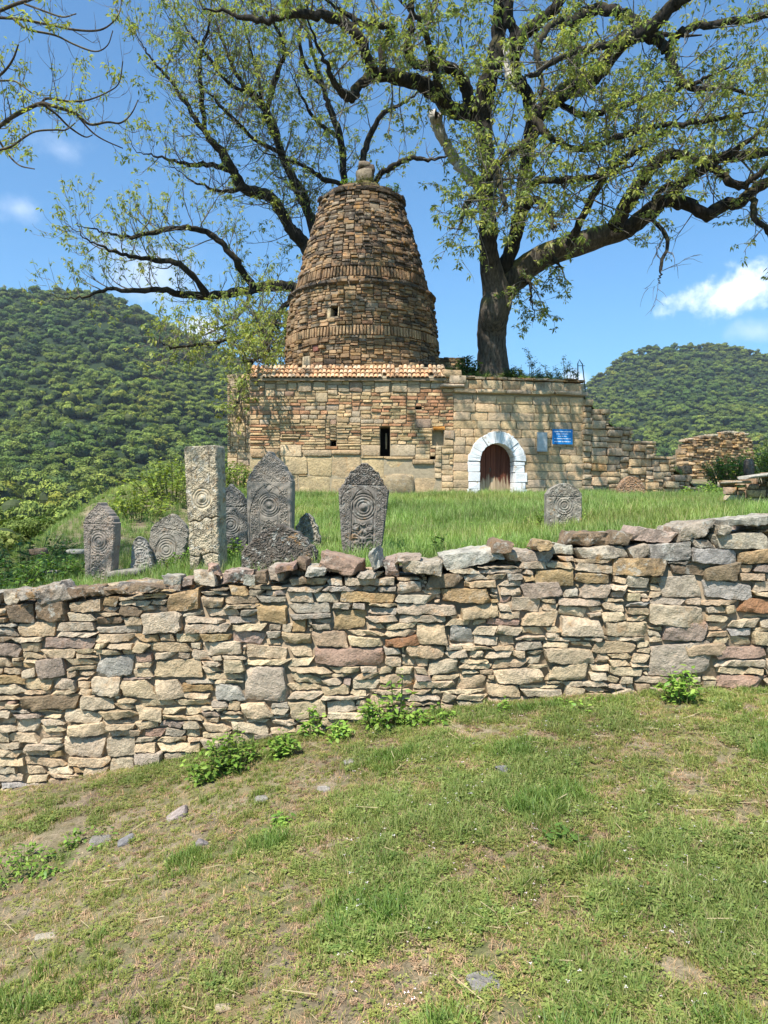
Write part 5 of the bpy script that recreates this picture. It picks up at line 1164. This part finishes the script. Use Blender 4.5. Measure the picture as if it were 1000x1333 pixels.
# ================================================================ weeds and shrubs
def plant(name, label, cat, pos, h, r, nst, lsize, pal, seed, lw=.55, per=12, stem=True, flop=.35, group=None, flat=False):
    g = np.random.default_rng(seed); T = thing(name, label, cat, pos, group); sm = MB(); lm = MB(); C = []; D = []
    for i in range(nst):
        a = g.uniform(0, 6.28); rr = r*math.sqrt(g.random()); b = np.array([math.cos(a)*rr*.5, math.sin(a)*rr*.5, -.05]); hh = h*g.uniform(.55, 1)*(1-.45*(rr/r)**2)
        tip = np.array([math.cos(a)*rr, math.sin(a)*rr, hh]); mid = b*.4+tip*.6+np.array([0, 0, hh*.12]); p = catmull(np.array([b, mid, tip]), 4); tube(sm, p+np.array(pos), np.linspace(.006, .002, len(p))*(h/.4)**.6, 4, tint=(.9, 1.1, .5, 1))
        for k in range(per):
            t = g.uniform(.2, 1); q = p[int(t*(len(p)-1))]; C.append(q+g.normal(0, lsize*.4, 3)+np.array(pos)); 
    C = np.array(C); n = len(C); th = g.uniform(0, 6.28, n); el = g.uniform(-.5, .5, n); l = lsize*g.uniform(.6, 1.2, n)
    d = np.stack([np.cos(th)*np.cos(el), np.sin(th)*np.cos(el), np.sin(el)], -1); up = np.stack([g.normal(0, flop, n), g.normal(0, flop, n), np.ones(n)], -1); s_ = np.cross(d, up); s_ /= np.linalg.norm(s_, axis=1)[:, None]; nn = np.cross(s_, d); l = l[:, None]
    v = [C, C+d*l*.3+s_*l*lw*.45-nn*l*.03, C+d*l*.68+s_*l*lw*.33-nn*l*.06, C+d*l-nn*l*.18, C+d*l*.68-s_*l*lw*.33-nn*l*.06, C+d*l*.3-s_*l*lw*.45-nn*l*.03, C+d*l*.5+nn*l*.02]
    V = np.stack(v, 1).reshape(-1, 3); b = np.arange(n)*7; F3 = np.concatenate([np.stack([b+i, b+(i+1) % 6, b+6], -1) for i in range(6)])
    pal = np.array(pal); t = pal[g.integers(0, len(pal), n)]*g.uniform(.75, 1.25, (n, 1)); t = np.repeat(np.concatenate([t, np.ones((n, 1))], 1), 7, 0); lm.add(V, F3=F3, tint=t)
    sm.build('stems', M_TWIG, T, kind='stuff'); lm.build('foliage', M_WEED, T, kind='stuff'); return T
WG = [(.17, .28, .04), (.21, .33, .055), (.12, .22, .035), (.26, .36, .065)]
DG = [(.05, .10, .02), (.07, .13, .025), (.09, .15, .03)]
def onG(px, py, Y):
    p = P(px, py, Y); return (p[0], p[1], zg(p[0], p[1]))
Wp = [(302, 985, 5.1, .30, .20, 40, .05, 'broad leafy weed clump at the foot of the wall, biggest in the lawn', WG), (266, 992, 5.0, .20, .14, 22, .05, 'leafy weed spreading left of the biggest weed clump', WG), (370, 980, 5.15, .20, .12, 24, .045, 'compact leafy weed right of the biggest weed clump', WG),
      (500, 955, 5.4, .26, .19, 28, .055, 'bushy nettle clump at the foot of the middle of the wall', WG), (441, 950, 5.35, .17, .09, 14, .05, 'small bright weed left of the nettle clump', WG), (413, 945, 5.45, .24, .04, 5, .045, 'thin climbing ivy sprig against the wall', WG), (560, 945, 5.4, .10, .22, 22, .05, 'low spreading weeds right of the nettle clump', WG),
      (888, 905, 5.35, .27, .18, 30, .05, 'fresh green bush of weeds at the foot of the right part of the wall', WG), (30, 1065, 4.05, .13, .30, 40, .035, 'weed patch at the left edge below the wall', WG), (120, 1042, 4.3, .08, .16, 14, .04, 'low weeds below the left stones of the wall', WG), (653, 922, 5.4, .10, .07, 8, .04, 'tiny weed at the wall foot right of centre', WG), (735, 1125, 3.35, .05, .10, 20, .036, 'flat dark green thistle rosette in the middle of the lawn', [(.10, .18, .035), (.13, .22, .045)]), (370, 1050, 4.0, .06, .07, 12, .035, 'tiny leafy weed in the lawn below the compact weed', WG), (760, 928, 5.3, .06, .2, 14, .04, 'low weed strip below the cream stones right of centre', WG)]
for k, (px, py, Y, h, r, ns, ls, lb, pl) in enumerate(Wp): plant('weed', lb, 'weed', onG(px, py, Y), h, r, ns, ls, pl, 200+k)
# tall nettle stems on the wall face
for k, (px, py, Y, h, lb) in enumerate([(517, 950, 5.45, .52, 'tall thin nettle stem climbing above the nettle clump'), (405, 950, 5.5, .33, 'slender sprig growing beside the ivy on the wall'), (572, 720, 7.2, .36, 'dark leafy stem standing in the yard grass right of the broad stele')]):
    plant('weed', lb, 'weed', onG(px, py, Y), h, .06, 4, .06, DG if k == 2 else WG, 230+k, per=14)
# yard shrubs and bushes
YG = [(.20, .26, .04), (.26, .30, .05), (.15, .21, .035)]
SH = [(30, 720, 10.0, .62, .9, 60, .08, 'dark green bramble bush at the far left behind the wall', DG), (5, 750, 8.0, .5, .7, 60, .07, 'leafy bramble at the left end of the wall top', DG+WG), (75, 735, 8.5, .38, .5, 40, .06, 'low ivy and weeds left of the leftmost stele', WG),
      (225, 700, 14.5, .9, 1.1, 60, .10, 'yellow-green shrub on the slope behind the tilted stele', YG), (262, 672, 17.0, 1.0, 1.2, 70, .10, 'yellow-green shrub on the brow behind the tall pillar', YG), (180, 716, 13.0, .6, .8, 40, .09, 'low shrub on the slope between the two left steles', YG),
      (310, 640, 19.5, .9, .6, 40, .09, 'bushy growth against the left corner of the mausoleum', YG+WG), (300, 728, 8.6, .32, .2, 24, .06, 'bright weed between the cream pillar and the ornate stele', WG), (250, 742, 8.3, .26, .35, 30, .06, 'weeds at the foot of the tilted stele', WG),
      (950, 612, 26.5, 1.35, 1.1, 120, .13, 'round green bush in front of the distant ruined tower', WG+YG), (1010, 600, 27, 1.9, 1.5, 120, .14, 'leafy bush at the right edge beside the distant ruin', WG+YG), (925, 640, 20, .5, .9, 60, .09, 'low green bush between the stepped wall and the low wall end', WG),
      (607, 480, 23.2, .75, .45, 40, .13, 'dark walnut-like shrub left of the big trunk on the roof', DG), (668, 483, 23.4, .55, .4, 40, .09, 'green shrub right of the big trunk on the roof', DG), (684, 500, 21.6, .36, .3, 40, .09, 'green plant spilling over the entrance cornice', WG), (500, 690, 12, .2, .3, 16, .05, 'leafy weeds in the grass behind the broad stele', WG), (720, 700, 9.5, .26, .4, 40, .05, 'leafy weeds beside the round-topped stele', WG), (962, 668, 12.7, .4, .4, 24, .06, 'pale weeds in front of the low wall end', YG)]
for k, (px, py, Y, h, r, ns, ls, lb, pl) in enumerate(SH):
    p = P(px, py, Y); z = zg(p[0], p[1])
    if 590 < px < 700 and py < 520: z = float(zmound(p[0], max(p[1], 22.2)))
    if px == 684: z = 4.9; p[1] = 21.75
    plant('shrub', lb, 'shrub', (p[0], p[1], z), h, r, ns, ls, pl, 300+k, per=16)
# thin stalks on the roof
def stalk(label, px, Y, toppy, seed, br=5):
    g = np.random.default_rng(seed); x = (px-500)/F*Y; z0 = float(zmound(x, Y)); z1 = zpx(toppy, Y); T = thing('tall_weed', label, 'weed', (x, Y, z0)); sm = MB(); C = []
    H = z1-z0
    for k in range(3):
        a = g.uniform(-.12, .12); p = np.array([(x+k*.05, Y, z0-.1), (x+k*.05+a*.4, Y, z0+H*.5), (x+k*.05+a, Y+.05, z0+H*(1-.22*k))]); p = catmull(p, 5); tube(sm, p, np.linspace(.012, .004, len(p)), 4, tint=(.8, 1, .6, 1))
        for j in range(br*2):
            t = g.uniform(.25, 1); q = p[int(t*(len(p)-1))]; e = q+np.array([g.normal(0, .09), g.normal(0, .05), g.uniform(.03, .14)]); tube(sm, [q, e], [.005, .003], 3, tint=(.8, 1, .6, 1)); C += [e, (q+e)/2, q]
    sm.build('stems', M_TWIG, T, kind='stuff'); lm = MB(); leaf_clusters(lm, np.array(C), None, g, k=3, ln=.06, wd=.03, droop=.2, palette=[(.12, .17, .06), (.16, .2, .07)]); lm.build('foliage', M_WEED, T, kind='stuff')
for k, (px, Y, t, lb) in enumerate([(690, 23., 452, 'tall spiky weed stalk nearest the big trunk on the roof'), (700, 22.9, 480, 'short bushy weed stalk behind the tall spiky one'), (712, 22.8, 474, 'slim weed stalk in the middle of the roof edge'), (726, 22.8, 478, 'pale weed stalk left of the branching one on the roof edge'), (735, 22.8, 463, 'branching open weed stalk near the right end of the roof edge'), (675, 23., 474, 'weed stalk right beside the big trunk'), (744, 22.9, 470, 'rightmost weed stalk on the roof edge')]): stalk(lb, px, Y, t, 400+k)
# tower-top plants
plant('shrub', 'tuft of weeds growing from the top of the beehive tower, left of the finial stones', 'weed', (cxT-.45, cyT-.7, 11.25), .4, .3, 14, .07, WG, 501)
plant('shrub', 'tuft of weeds growing on the right rim of the beehive tower', 'weed', (cxT+.95, cyT-.5, 11.2), .35, .3, 16, .07, WG, 502)
plant('shrub', 'small mossy plants at the front rim of the beehive tower', 'weed', (cxT+.2, cyT-1.0, 11.25), .18, .5, 24, .06, [(.12, .12, .03), (.10, .12, .03)], 503)
# ================================================================ scatter (stuff)
def proto_coll(name, meshes):
    c = bpy.data.collections.new(name)
    for i, me in enumerate(meshes): c.objects.link(bpy.data.objects.new('%s_%02d' % (name, i), me))
    return c
def scatter(name, coll, pts, rot, scl, pid, tint):
    n = len(pts); me = bpy.data.meshes.new(name); me.vertices.add(n); me.vertices.foreach_set('co', np.asarray(pts, np.float32).ravel())
    def at(nm, ty, key, v): a = me.attributes.new(nm, ty, 'POINT'); a.data.foreach_set(key, np.ascontiguousarray(v).ravel())
    at('rot', 'FLOAT_VECTOR', 'vector', np.asarray(rot, np.float32)); at('scl', 'FLOAT_VECTOR', 'vector', np.asarray(scl, np.float32)); at('pid', 'INT', 'value', np.asarray(pid, np.int32)); at('itint', 'FLOAT_COLOR', 'color', np.asarray(tint, np.float32))
    o = link(name, me, kind='stuff'); ng = bpy.data.node_groups.new(name, 'GeometryNodeTree')
    ng.interface.new_socket('Geometry', in_out='INPUT', socket_type='NodeSocketGeometry'); ng.interface.new_socket('Geometry', in_out='OUTPUT', socket_type='NodeSocketGeometry')
    N = ng.nodes; gi = N.new('NodeGroupInput'); go = N.new('NodeGroupOutput'); ci = N.new('GeometryNodeCollectionInfo'); ci.inputs['Collection'].default_value = coll; ci.inputs['Separate Children'].default_value = True; ci.inputs['Reset Children'].default_value = True
    ip = N.new('GeometryNodeInstanceOnPoints'); ip.inputs['Pick Instance'].default_value = True
    def na(nm, ty): x = N.new('GeometryNodeInputNamedAttribute'); x.data_type = ty; x.inputs['Name'].default_value = nm; return [s for s in x.outputs if s.name == 'Attribute' and s.enabled][0]
    ng.links.new(gi.outputs[0], ip.inputs['Points']); ng.links.new(ci.outputs[0], ip.inputs['Instance']); ng.links.new(na('pid', 'INT'), ip.inputs['Instance Index']); ng.links.new(na('rot', 'FLOAT_VECTOR'), ip.inputs['Rotation']); ng.links.new(na('scl', 'FLOAT_VECTOR'), ip.inputs['Scale']); ng.links.new(ip.outputs[0], go.inputs[0])
    md = o.modifiers.new('scatter', 'NODES'); md.node_group = ng; return o
def tuft(g, n, h, w_, r, bend, pal, splay=.5):
    mb = MB(); a = g.uniform(0, 6.28, n); rr = r*np.sqrt(g.random(n)); b = np.stack([np.cos(a)*rr, np.sin(a)*rr, np.full(n, -.01)], -1); th = g.uniform(0, 6.28, n)
    d = np.stack([np.cos(th), np.sin(th), 0*th], -1); hh = (h*g.uniform(.45, 1.1, n))[:, None]; bd = (bend*g.uniform(.2, 1.2, n))[:, None]*hh; s_ = np.stack([-np.sin(th), np.cos(th), 0*th], -1)*w_/2; tw_ = g.uniform(-.8, .8, n)[:, None]; s_ = s_*np.cos(tw_)+d*w_/2*np.sin(tw_)
    up = np.array([0, 0, 1.]); v0 = b-s_; v1 = b+s_; m = b+up*hh*.6+d*bd*.35; v2 = m+s_*.8; v3 = m-s_*.8; v4 = b+up*hh+d*bd
    V = np.stack([v0, v1, v2, v3, v4], 1).reshape(-1, 3); k = np.arange(n)*5; pal = np.array(pal); t = pal[g.integers(0, len(pal), n)]*g.uniform(.8, 1.2, (n, 1)); t = np.repeat(np.concatenate([t, np.ones((n, 1))], 1), 5, 0)
    mb.add(V, np.stack([k, k+1, k+2, k+3], -1), np.stack([k+3, k+2, k+4], -1), t); return mb.mesh('grass_tuft', M_GRASS, False)
def clover(g, n, ls, r, pal, h=.025):
    mb = MB(); a = g.uniform(0, 6.28, n); rr = r*np.sqrt(g.random(n)); C = np.stack([np.cos(a)*rr, np.sin(a)*rr, g.uniform(.005, h, n)], -1); V = []; F3 = []; T_ = []; pal = np.array(pal)
    for i in range(n):
        a0 = g.uniform(0, 6.28); c = pal[g.integers(len(pal))]*g.uniform(.8, 1.2)
        for k in range(3):
            aa = a0+k*2.09; d = np.array([math.cos(aa), math.sin(aa), g.uniform(-.2, .4)]); s_ = np.array([-math.sin(aa), math.cos(aa), 0]); b = len(V); V += [C[i], C[i]+d*ls*.6+s_*ls*.4, C[i]+d*ls, C[i]+d*ls*.6-s_*ls*.4]; F3 += [(b, b+1, b+2), (b, b+2, b+3)]; T_ += [(*c, 1)]*4
    mb.add(np.array(V), F3=F3, tint=np.array(T_)); return mb.mesh('clover', M_GRASS, False)
gs = np.random.default_rng(61)
LG = [(.16, .22, .05), (.21, .25, .07), (.12, .185, .04)]; ST = [(.42, .35, .19), (.36, .30, .16), (.30, .27, .12)]
pc = proto_coll('lawn', [tuft(gs, 16, .045, .0042, .03, .7, LG), tuft(gs, 20, .06, .0045, .035, .6, LG), tuft(gs, 14, .035, .004, .035, .9, LG+ST), clover(gs, 12, .011, .04, [(.13, .19, .04), (.16, .22, .05)]), clover(gs, 9, .015, .045, [(.11, .18, .04), (.18, .24, .06)]), tuft(gs, 14, .04, .003, .045, 1.6, ST), tuft(gs, 24, .065, .0045, .04, .6, [(.09, .17, .03), (.12, .2, .035)]), clover(gs, 3, .007, .05, [(.6, .6, .55), (.7, .7, .65)], .05), clover(gs, 12, .014, .03, [(.20, .185, .10), (.25, .225, .12), (.13, .115, .07)], .012)])
n = 90000; Yp = gs.uniform(1.5, WD+.02, n)**1.0; Xp = gs.uniform(-1, 1, n)*(Yp*.56+.55)
# keep density even on the ground, slightly denser close by
pn = fbm(Xp*1.6, Yp*1.6, 71); p2 = fbm(Xp*5, Yp*5, 72, 3); lush = sstep(.43, .66, pn*.6+p2*.4+.05*np.clip(Xp, -1, 1))
dirtl = sstep(.46, .68, fbm(Xp*1.1+3, Yp*1.4, 79)*.7+.25*(Xp < -.4*Yp))
keep = gs.random(n) < (.25+.75*lush)*(1-.85*dirtl); Xp, Yp, lush = Xp[keep], Yp[keep], lush[keep]; n = len(Xp); print('lawn', n)
r = gs.random(n); r2 = gs.random(n)
pid = np.where(r < .30+.25*lush, np.where(r2 < .4, 0, np.where(r2 < .7, 1, 2)), np.where(r2 < .22, 3, np.where(r2 < .42, 4, np.where(r2 < .82, 5, 8))))
dkp = (fbm(Xp*2.4+9, Yp*2.4, 74) > .66) & (gs.random(n) < .3); pid = np.where(dkp, 6, pid); pid = np.where((gs.random(n) < .02*(Xp > -.2)), 7, pid)
tn = (.93+.5*fbm(Xp*.9, Yp*.9, 75))[:, None]*np.stack([1.1+.35*(1-lush), 1+.08*(1-lush), 1.1+.1*(1-lush)], -1); tn = np.concatenate([tn*gs.uniform(.85, 1.15, (n, 1)), np.ones((n, 1))], 1)
scl = gs.uniform(.6, 1.15, n)[:, None]*np.ones((1, 3))*(.7+.45*lush)[:, None]
scatter('lawn_grass', pc, np.stack([Xp, Yp, zground(Xp, Yp)], -1), np.stack([0*Xp, 0*Xp, gs.uniform(0, 6.28, n)], -1), scl, pid, tn)
# fallen leaves and chaff
pl_ = []
for col in ((.55, .36, .08), (.50, .42, .20), (.30, .18, .08), (.45, .36, .22)):
    mb = MB(); mb.add([(-.010, 0, .004), (0, -.006, .010), (.012, .001, .003), (.001, .007, .012)], F3=[(0, 1, 2), (0, 2, 3)], tint=(*col, 1)); pl_.append(mb.mesh('fallen_leaf', M_GRASS, False))
for k in range(3):
    mb = MB(); L_ = .03+.02*k; mb.add([(-L_, -.0012, .006), (L_, .0015, .016), (L_, -.001, .013), (-L_, .0015, .008)], np.array([(0, 2, 1, 3)]), tint=(.45, .36, .2, 1)); pl_.append(mb.mesh('straw', M_GRASS, False))
n = 900; Yq = gs.uniform(1.8, WD, n); Xq = gs.uniform(-1, 1, n)*(Yq*.56+.5)
scatter('fallen_leaves', proto_coll('litter', pl_), np.stack([Xq, Yq, zground(Xq, Yq)+gs.uniform(.004, .03, n)], -1), np.stack([gs.normal(0, .3, n), gs.normal(0, .3, n), gs.uniform(0, 6.28, n)], -1), gs.uniform(.5, 1.1, n)[:, None]*np.ones((1, 3)), gs.choice(7, n, p=[.05, .08, .12, .10, .2, .25, .2]), np.ones((n, 4)))
# yard grass
YGp = [(.21, .31, .07), (.25, .36, .095), (.30, .40, .14), (.16, .26, .05)]
pc2 = proto_coll('yardgrass', [tuft(gs, 34, .30, .009, .14, .5, YGp), tuft(gs, 30, .24, .009, .14, .8, YGp), tuft(gs, 26, .38, .008, .13, .45, YGp+[(.38, .36, .17)]), clover(gs, 14, .05, .14, WG, .12), tuft(gs, 20, .2, .008, .12, .8, ST+YGp)])
n = 26000; Yp = WD+.6+(19-0)*gs.random(n)**.8; Xp = gs.uniform(-1, 1, n)*(Yp*.60+1)
ok = (Xp > edge_x(Yp)-3.5) & ~((np.abs(Xp-3.25) < .55) & (Yp > 20.2)) & ~((Yp > 20.6) & (Xp > -4.3) & (Xp < 2)) & ~((Yp > np.interp(Xp, [2, 6, 10], [20.7, 22., 23.4])) & (Xp >= 2) & (Xp < 10)) & ~((np.hypot((Xp-8.2)/1.4, (Yp-20)/2.2) < .9) & (gs.random(n) < .75)); Xp, Yp = Xp[ok], Yp[ok]; n = len(Xp)
hn = .34+.55*fbm(Xp*.7, Yp*.7, 81); hn = hn*np.where((np.abs(Xp-3.2) < 1.1) & (Yp > 19.3), .35, 1)*np.where(Yp < WD+1.2, .75, 1)*np.where(Xp < -2.2, .75, 1)
tn = (.55+.85*fbm(Xp*.9+4, Yp*.9, 82))[:, None]*np.ones((1, 3))*gs.uniform(.85, 1.15, (n, 1)); tn[:, 0] *= 1+.18*sstep(.5, .7, fbm(Xp*.45, Yp*.45, 83)); tn = np.concatenate([tn, np.ones((n, 1))], 1)
pid = gs.choice([0, 1, 2, 3, 4], n, p=[.30, .24, .18, .12, .16])
scatter('yard_grass', pc2, np.stack([Xp, Yp, zground(Xp, Yp)], -1), np.stack([0*Xp, 0*Xp, gs.uniform(0, 6.28, n)], -1), hn[:, None]*np.array([[1, 1, 1]])*gs.uniform(.8, 1.15, (n, 1)), pid, tn)
# grass on the mound and the wing roof
n = 2600; Xp = gs.uniform(1.7, 10, n); yf = np.interp(Xp, [1.55, 1.97, 5.86, 9.9], [21.5, 21.5, 22.2, 23.6]); Yp = yf+gs.uniform(.05, 3.5, n); Zp = zmound(Xp, Yp)
scatter('roof_grass', pc2, np.stack([Xp, Yp, Zp], -1), np.stack([0*Xp, 0*Xp, gs.uniform(0, 6.28, n)], -1), gs.uniform(.4, .9, n)[:, None]*np.ones((1, 3)), gs.choice([0, 1, 3, 4], n), np.concatenate([np.tile(gs.uniform(.7, 1.0, (n, 1)), (1, 3)), np.ones((n, 1))], 1))
# forest crowns
def crown(g, n, pal, conic=0., ls=.62):
    c = []; lobes = [(g.normal(0, .42, 3)*np.array([1, 1, .7]), g.uniform(.38, .62)) for _ in range(11)]
    per = n//11; V = []
    for (o_, r_) in lobes:
        d = g.normal(size=(per, 3)); d[:, 2] = np.abs(d[:, 2])*1.0-.25*(g.random(per) < .4); d /= np.linalg.norm(d, axis=1)[:, None]; c.append(o_+d*r_*g.uniform(.8, 1.05, (per, 1)))
    c = np.concatenate(c)*np.array([3.2, 3.2, 2.7])+np.array([0, 0, 4.6]); m = len(c); cen = np.array([0, 0, 3.6]); nr = (c-cen)*np.array([1, 1, 1.2]); nr /= np.linalg.norm(nr, axis=1)[:, None]; nr += g.normal(0, .45, nr.shape); nr /= np.linalg.norm(nr, axis=1)[:, None]
    a = np.cross(nr, g.normal(size=(m, 3))); a /= np.linalg.norm(a, axis=1)[:, None]; b = np.cross(nr, a); s_ = (ls*g.uniform(.6, 1.3, m))[:, None]*.5
    V = np.stack([c-a*s_-b*s_*.7, c+a*s_*.9-b*s_, c+a*s_+b*s_*.8, c-a*s_*.8+b*s_], 1).reshape(-1, 3); k = np.arange(m)*4; pal = np.array(pal); t = pal[g.integers(0, len(pal), m)]*g.uniform(.75, 1.25, (m, 1)); t = np.repeat(np.concatenate([t, np.ones((m, 1))], 1), 4, 0)
    mb = MB(); mb.add(V, np.stack([k, k+1, k+2, k+3], -1), tint=t)
    # a dark opaque inner mass and a trunk
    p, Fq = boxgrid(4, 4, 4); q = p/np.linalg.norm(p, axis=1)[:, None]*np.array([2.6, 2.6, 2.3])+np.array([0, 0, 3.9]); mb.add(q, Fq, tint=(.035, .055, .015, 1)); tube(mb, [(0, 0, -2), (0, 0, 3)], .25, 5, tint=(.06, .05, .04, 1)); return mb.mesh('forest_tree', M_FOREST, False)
FG = [(.16, .235, .036), (.20, .27, .045), (.115, .18, .03)]
gf = np.random.default_rng(71)
pf = proto_coll('forestcrown', [crown(gf, 1500, FG, ls=.46) for _ in range(9)])
PX, PY = [], []
u = []; 
def add_forest(u0, u1, y0, y1, sp):
    yy = y0
    while yy < y1:
        nn_ = int((u1-u0)/F*yy/sp*1.15); PX.append(gf.uniform((u0-500)/F*yy, (u1-500)/F*yy, nn_)); PY.append(yy+gf.uniform(-sp, sp, nn_)); yy += sp
add_forest(-130, 480, 105, 720, 5.3); add_forest(480, 1130, 190, 1060, 6.0); add_forest(-130, 60, 1000, 1560, 11)
FX, FY = np.concatenate(PX), np.concatenate(PY); FZ = zground(FX, FY); n = len(FX); print('forest', n)
big = .42+1.05*gf.random(n)**2.2; hue = np.clip(fbm(FX/48, FY/60, 91, 3)*1.6-.35, 0, 1); hu2 = gf.random(n)
tn = np.stack([.62+.80*hue, .72+.42*hue, .85+.2*hue], -1)*gf.uniform(.68, 1.15, (n, 1)); 
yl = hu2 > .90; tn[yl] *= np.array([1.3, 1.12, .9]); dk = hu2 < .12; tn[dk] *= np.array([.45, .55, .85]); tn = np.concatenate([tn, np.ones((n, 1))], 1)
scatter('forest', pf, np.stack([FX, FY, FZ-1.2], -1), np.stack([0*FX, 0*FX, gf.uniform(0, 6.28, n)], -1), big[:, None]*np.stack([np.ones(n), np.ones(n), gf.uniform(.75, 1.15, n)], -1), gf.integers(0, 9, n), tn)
# undergrowth on the near slope below the yard
def bushp(g): 
    me = crown(g, 700, [(.13, .19, .035), (.17, .22, .045), (.10, .15, .03)], ls=.42); return me
pb = proto_coll('slopebush', [bushp(gf) for _ in range(4)])
pbf = proto_coll('finebush', [crown(gf, 6000, [(.13, .19, .035), (.17, .22, .045), (.10, .15, .03)], ls=.26) for _ in range(4)])
n = 2600; Yp = gf.uniform(9, 125, n); Yp = np.concatenate([Yp, gf.uniform(8, 40, 900)]); n = len(Yp); Xp = edge_x(np.minimum(Yp, 40))-1.6-gf.random(n)**1.3*(Yp*.75); s_ = (.11+.008*np.clip(Yp-8, 0, 80))*gf.uniform(.6, 1.4, n); ok = (Xp > -.62*Yp-6) & (zground(Xp, Yp)+s_*6.5 < EYE+np.where(Xp/Yp > -.42, -22, -14)/F*Yp); Xp, Yp, s_ = Xp[ok], Yp[ok], s_[ok]; n = len(Xp)
tn = np.concatenate([gf.uniform(.7, 1.25, (n, 1))*np.stack([.8+.5*fbm(Xp/6, Yp/6, 95), .9+.2*gf.random(n), np.ones(n)], -1), np.ones((n, 1))], 1)
scatter('undergrowth', pbf, np.stack([Xp, Yp, zground(Xp, Yp)-s_*1.5], -1), np.stack([0*Xp, 0*Xp, gf.uniform(0, 6.28, n)], -1), s_[:, None]*np.ones((1, 3)), gf.integers(0, 4, n), tn)
n = 1100; Yp = gf.uniform(80, 200, n); Xp = gf.uniform(.1, .62, n)*Yp; s_ = gf.uniform(.3, .8, n); tn = np.concatenate([gf.uniform(.7, 1.2, (n, 1))*np.ones((1, 3)), np.ones((n, 1))], 1)
scatter('valley_bushes', pbf, np.stack([Xp, Yp, zground(Xp, Yp)-s_*1.5], -1), np.stack([0*Xp, 0*Xp, gf.uniform(0, 6.28, n)], -1), s_[:, None]*np.ones((1, 3)), gf.integers(0, 4, n), tn)
# ================================================================ haze
HAZE = 0.00013
if HAZE:
    mb = MB(); mb.box((-2400, -60, -130), (2400, 2600, 560)); hz = mb.build('haze', None, smooth=False, kind='stuff') if False else None
    me = mk_mesh('haze', [(x, y, z) for z in (-420, 600) for y in (-700, 5200) for x in (-2400, 2400)], [BOXF], None, None, False)
    hm = bpy.data.materials.new('haze'); hm.use_nodes = True; hn_ = hm.node_tree; hn_.nodes.clear(); out = hn_.nodes.new('ShaderNodeOutputMaterial'); pv = hn_.nodes.new('ShaderNodeVolumePrincipled')
    pv.inputs['Color'].default_value = (.78, .88, 1, 1); pv.inputs['Density'].default_value = HAZE; pv.inputs['Anisotropy'].default_value = .2; hn_.links.new(pv.outputs[0], out.inputs['Volume'])
    me.materials.append(hm); link('haze', me, kind='stuff')
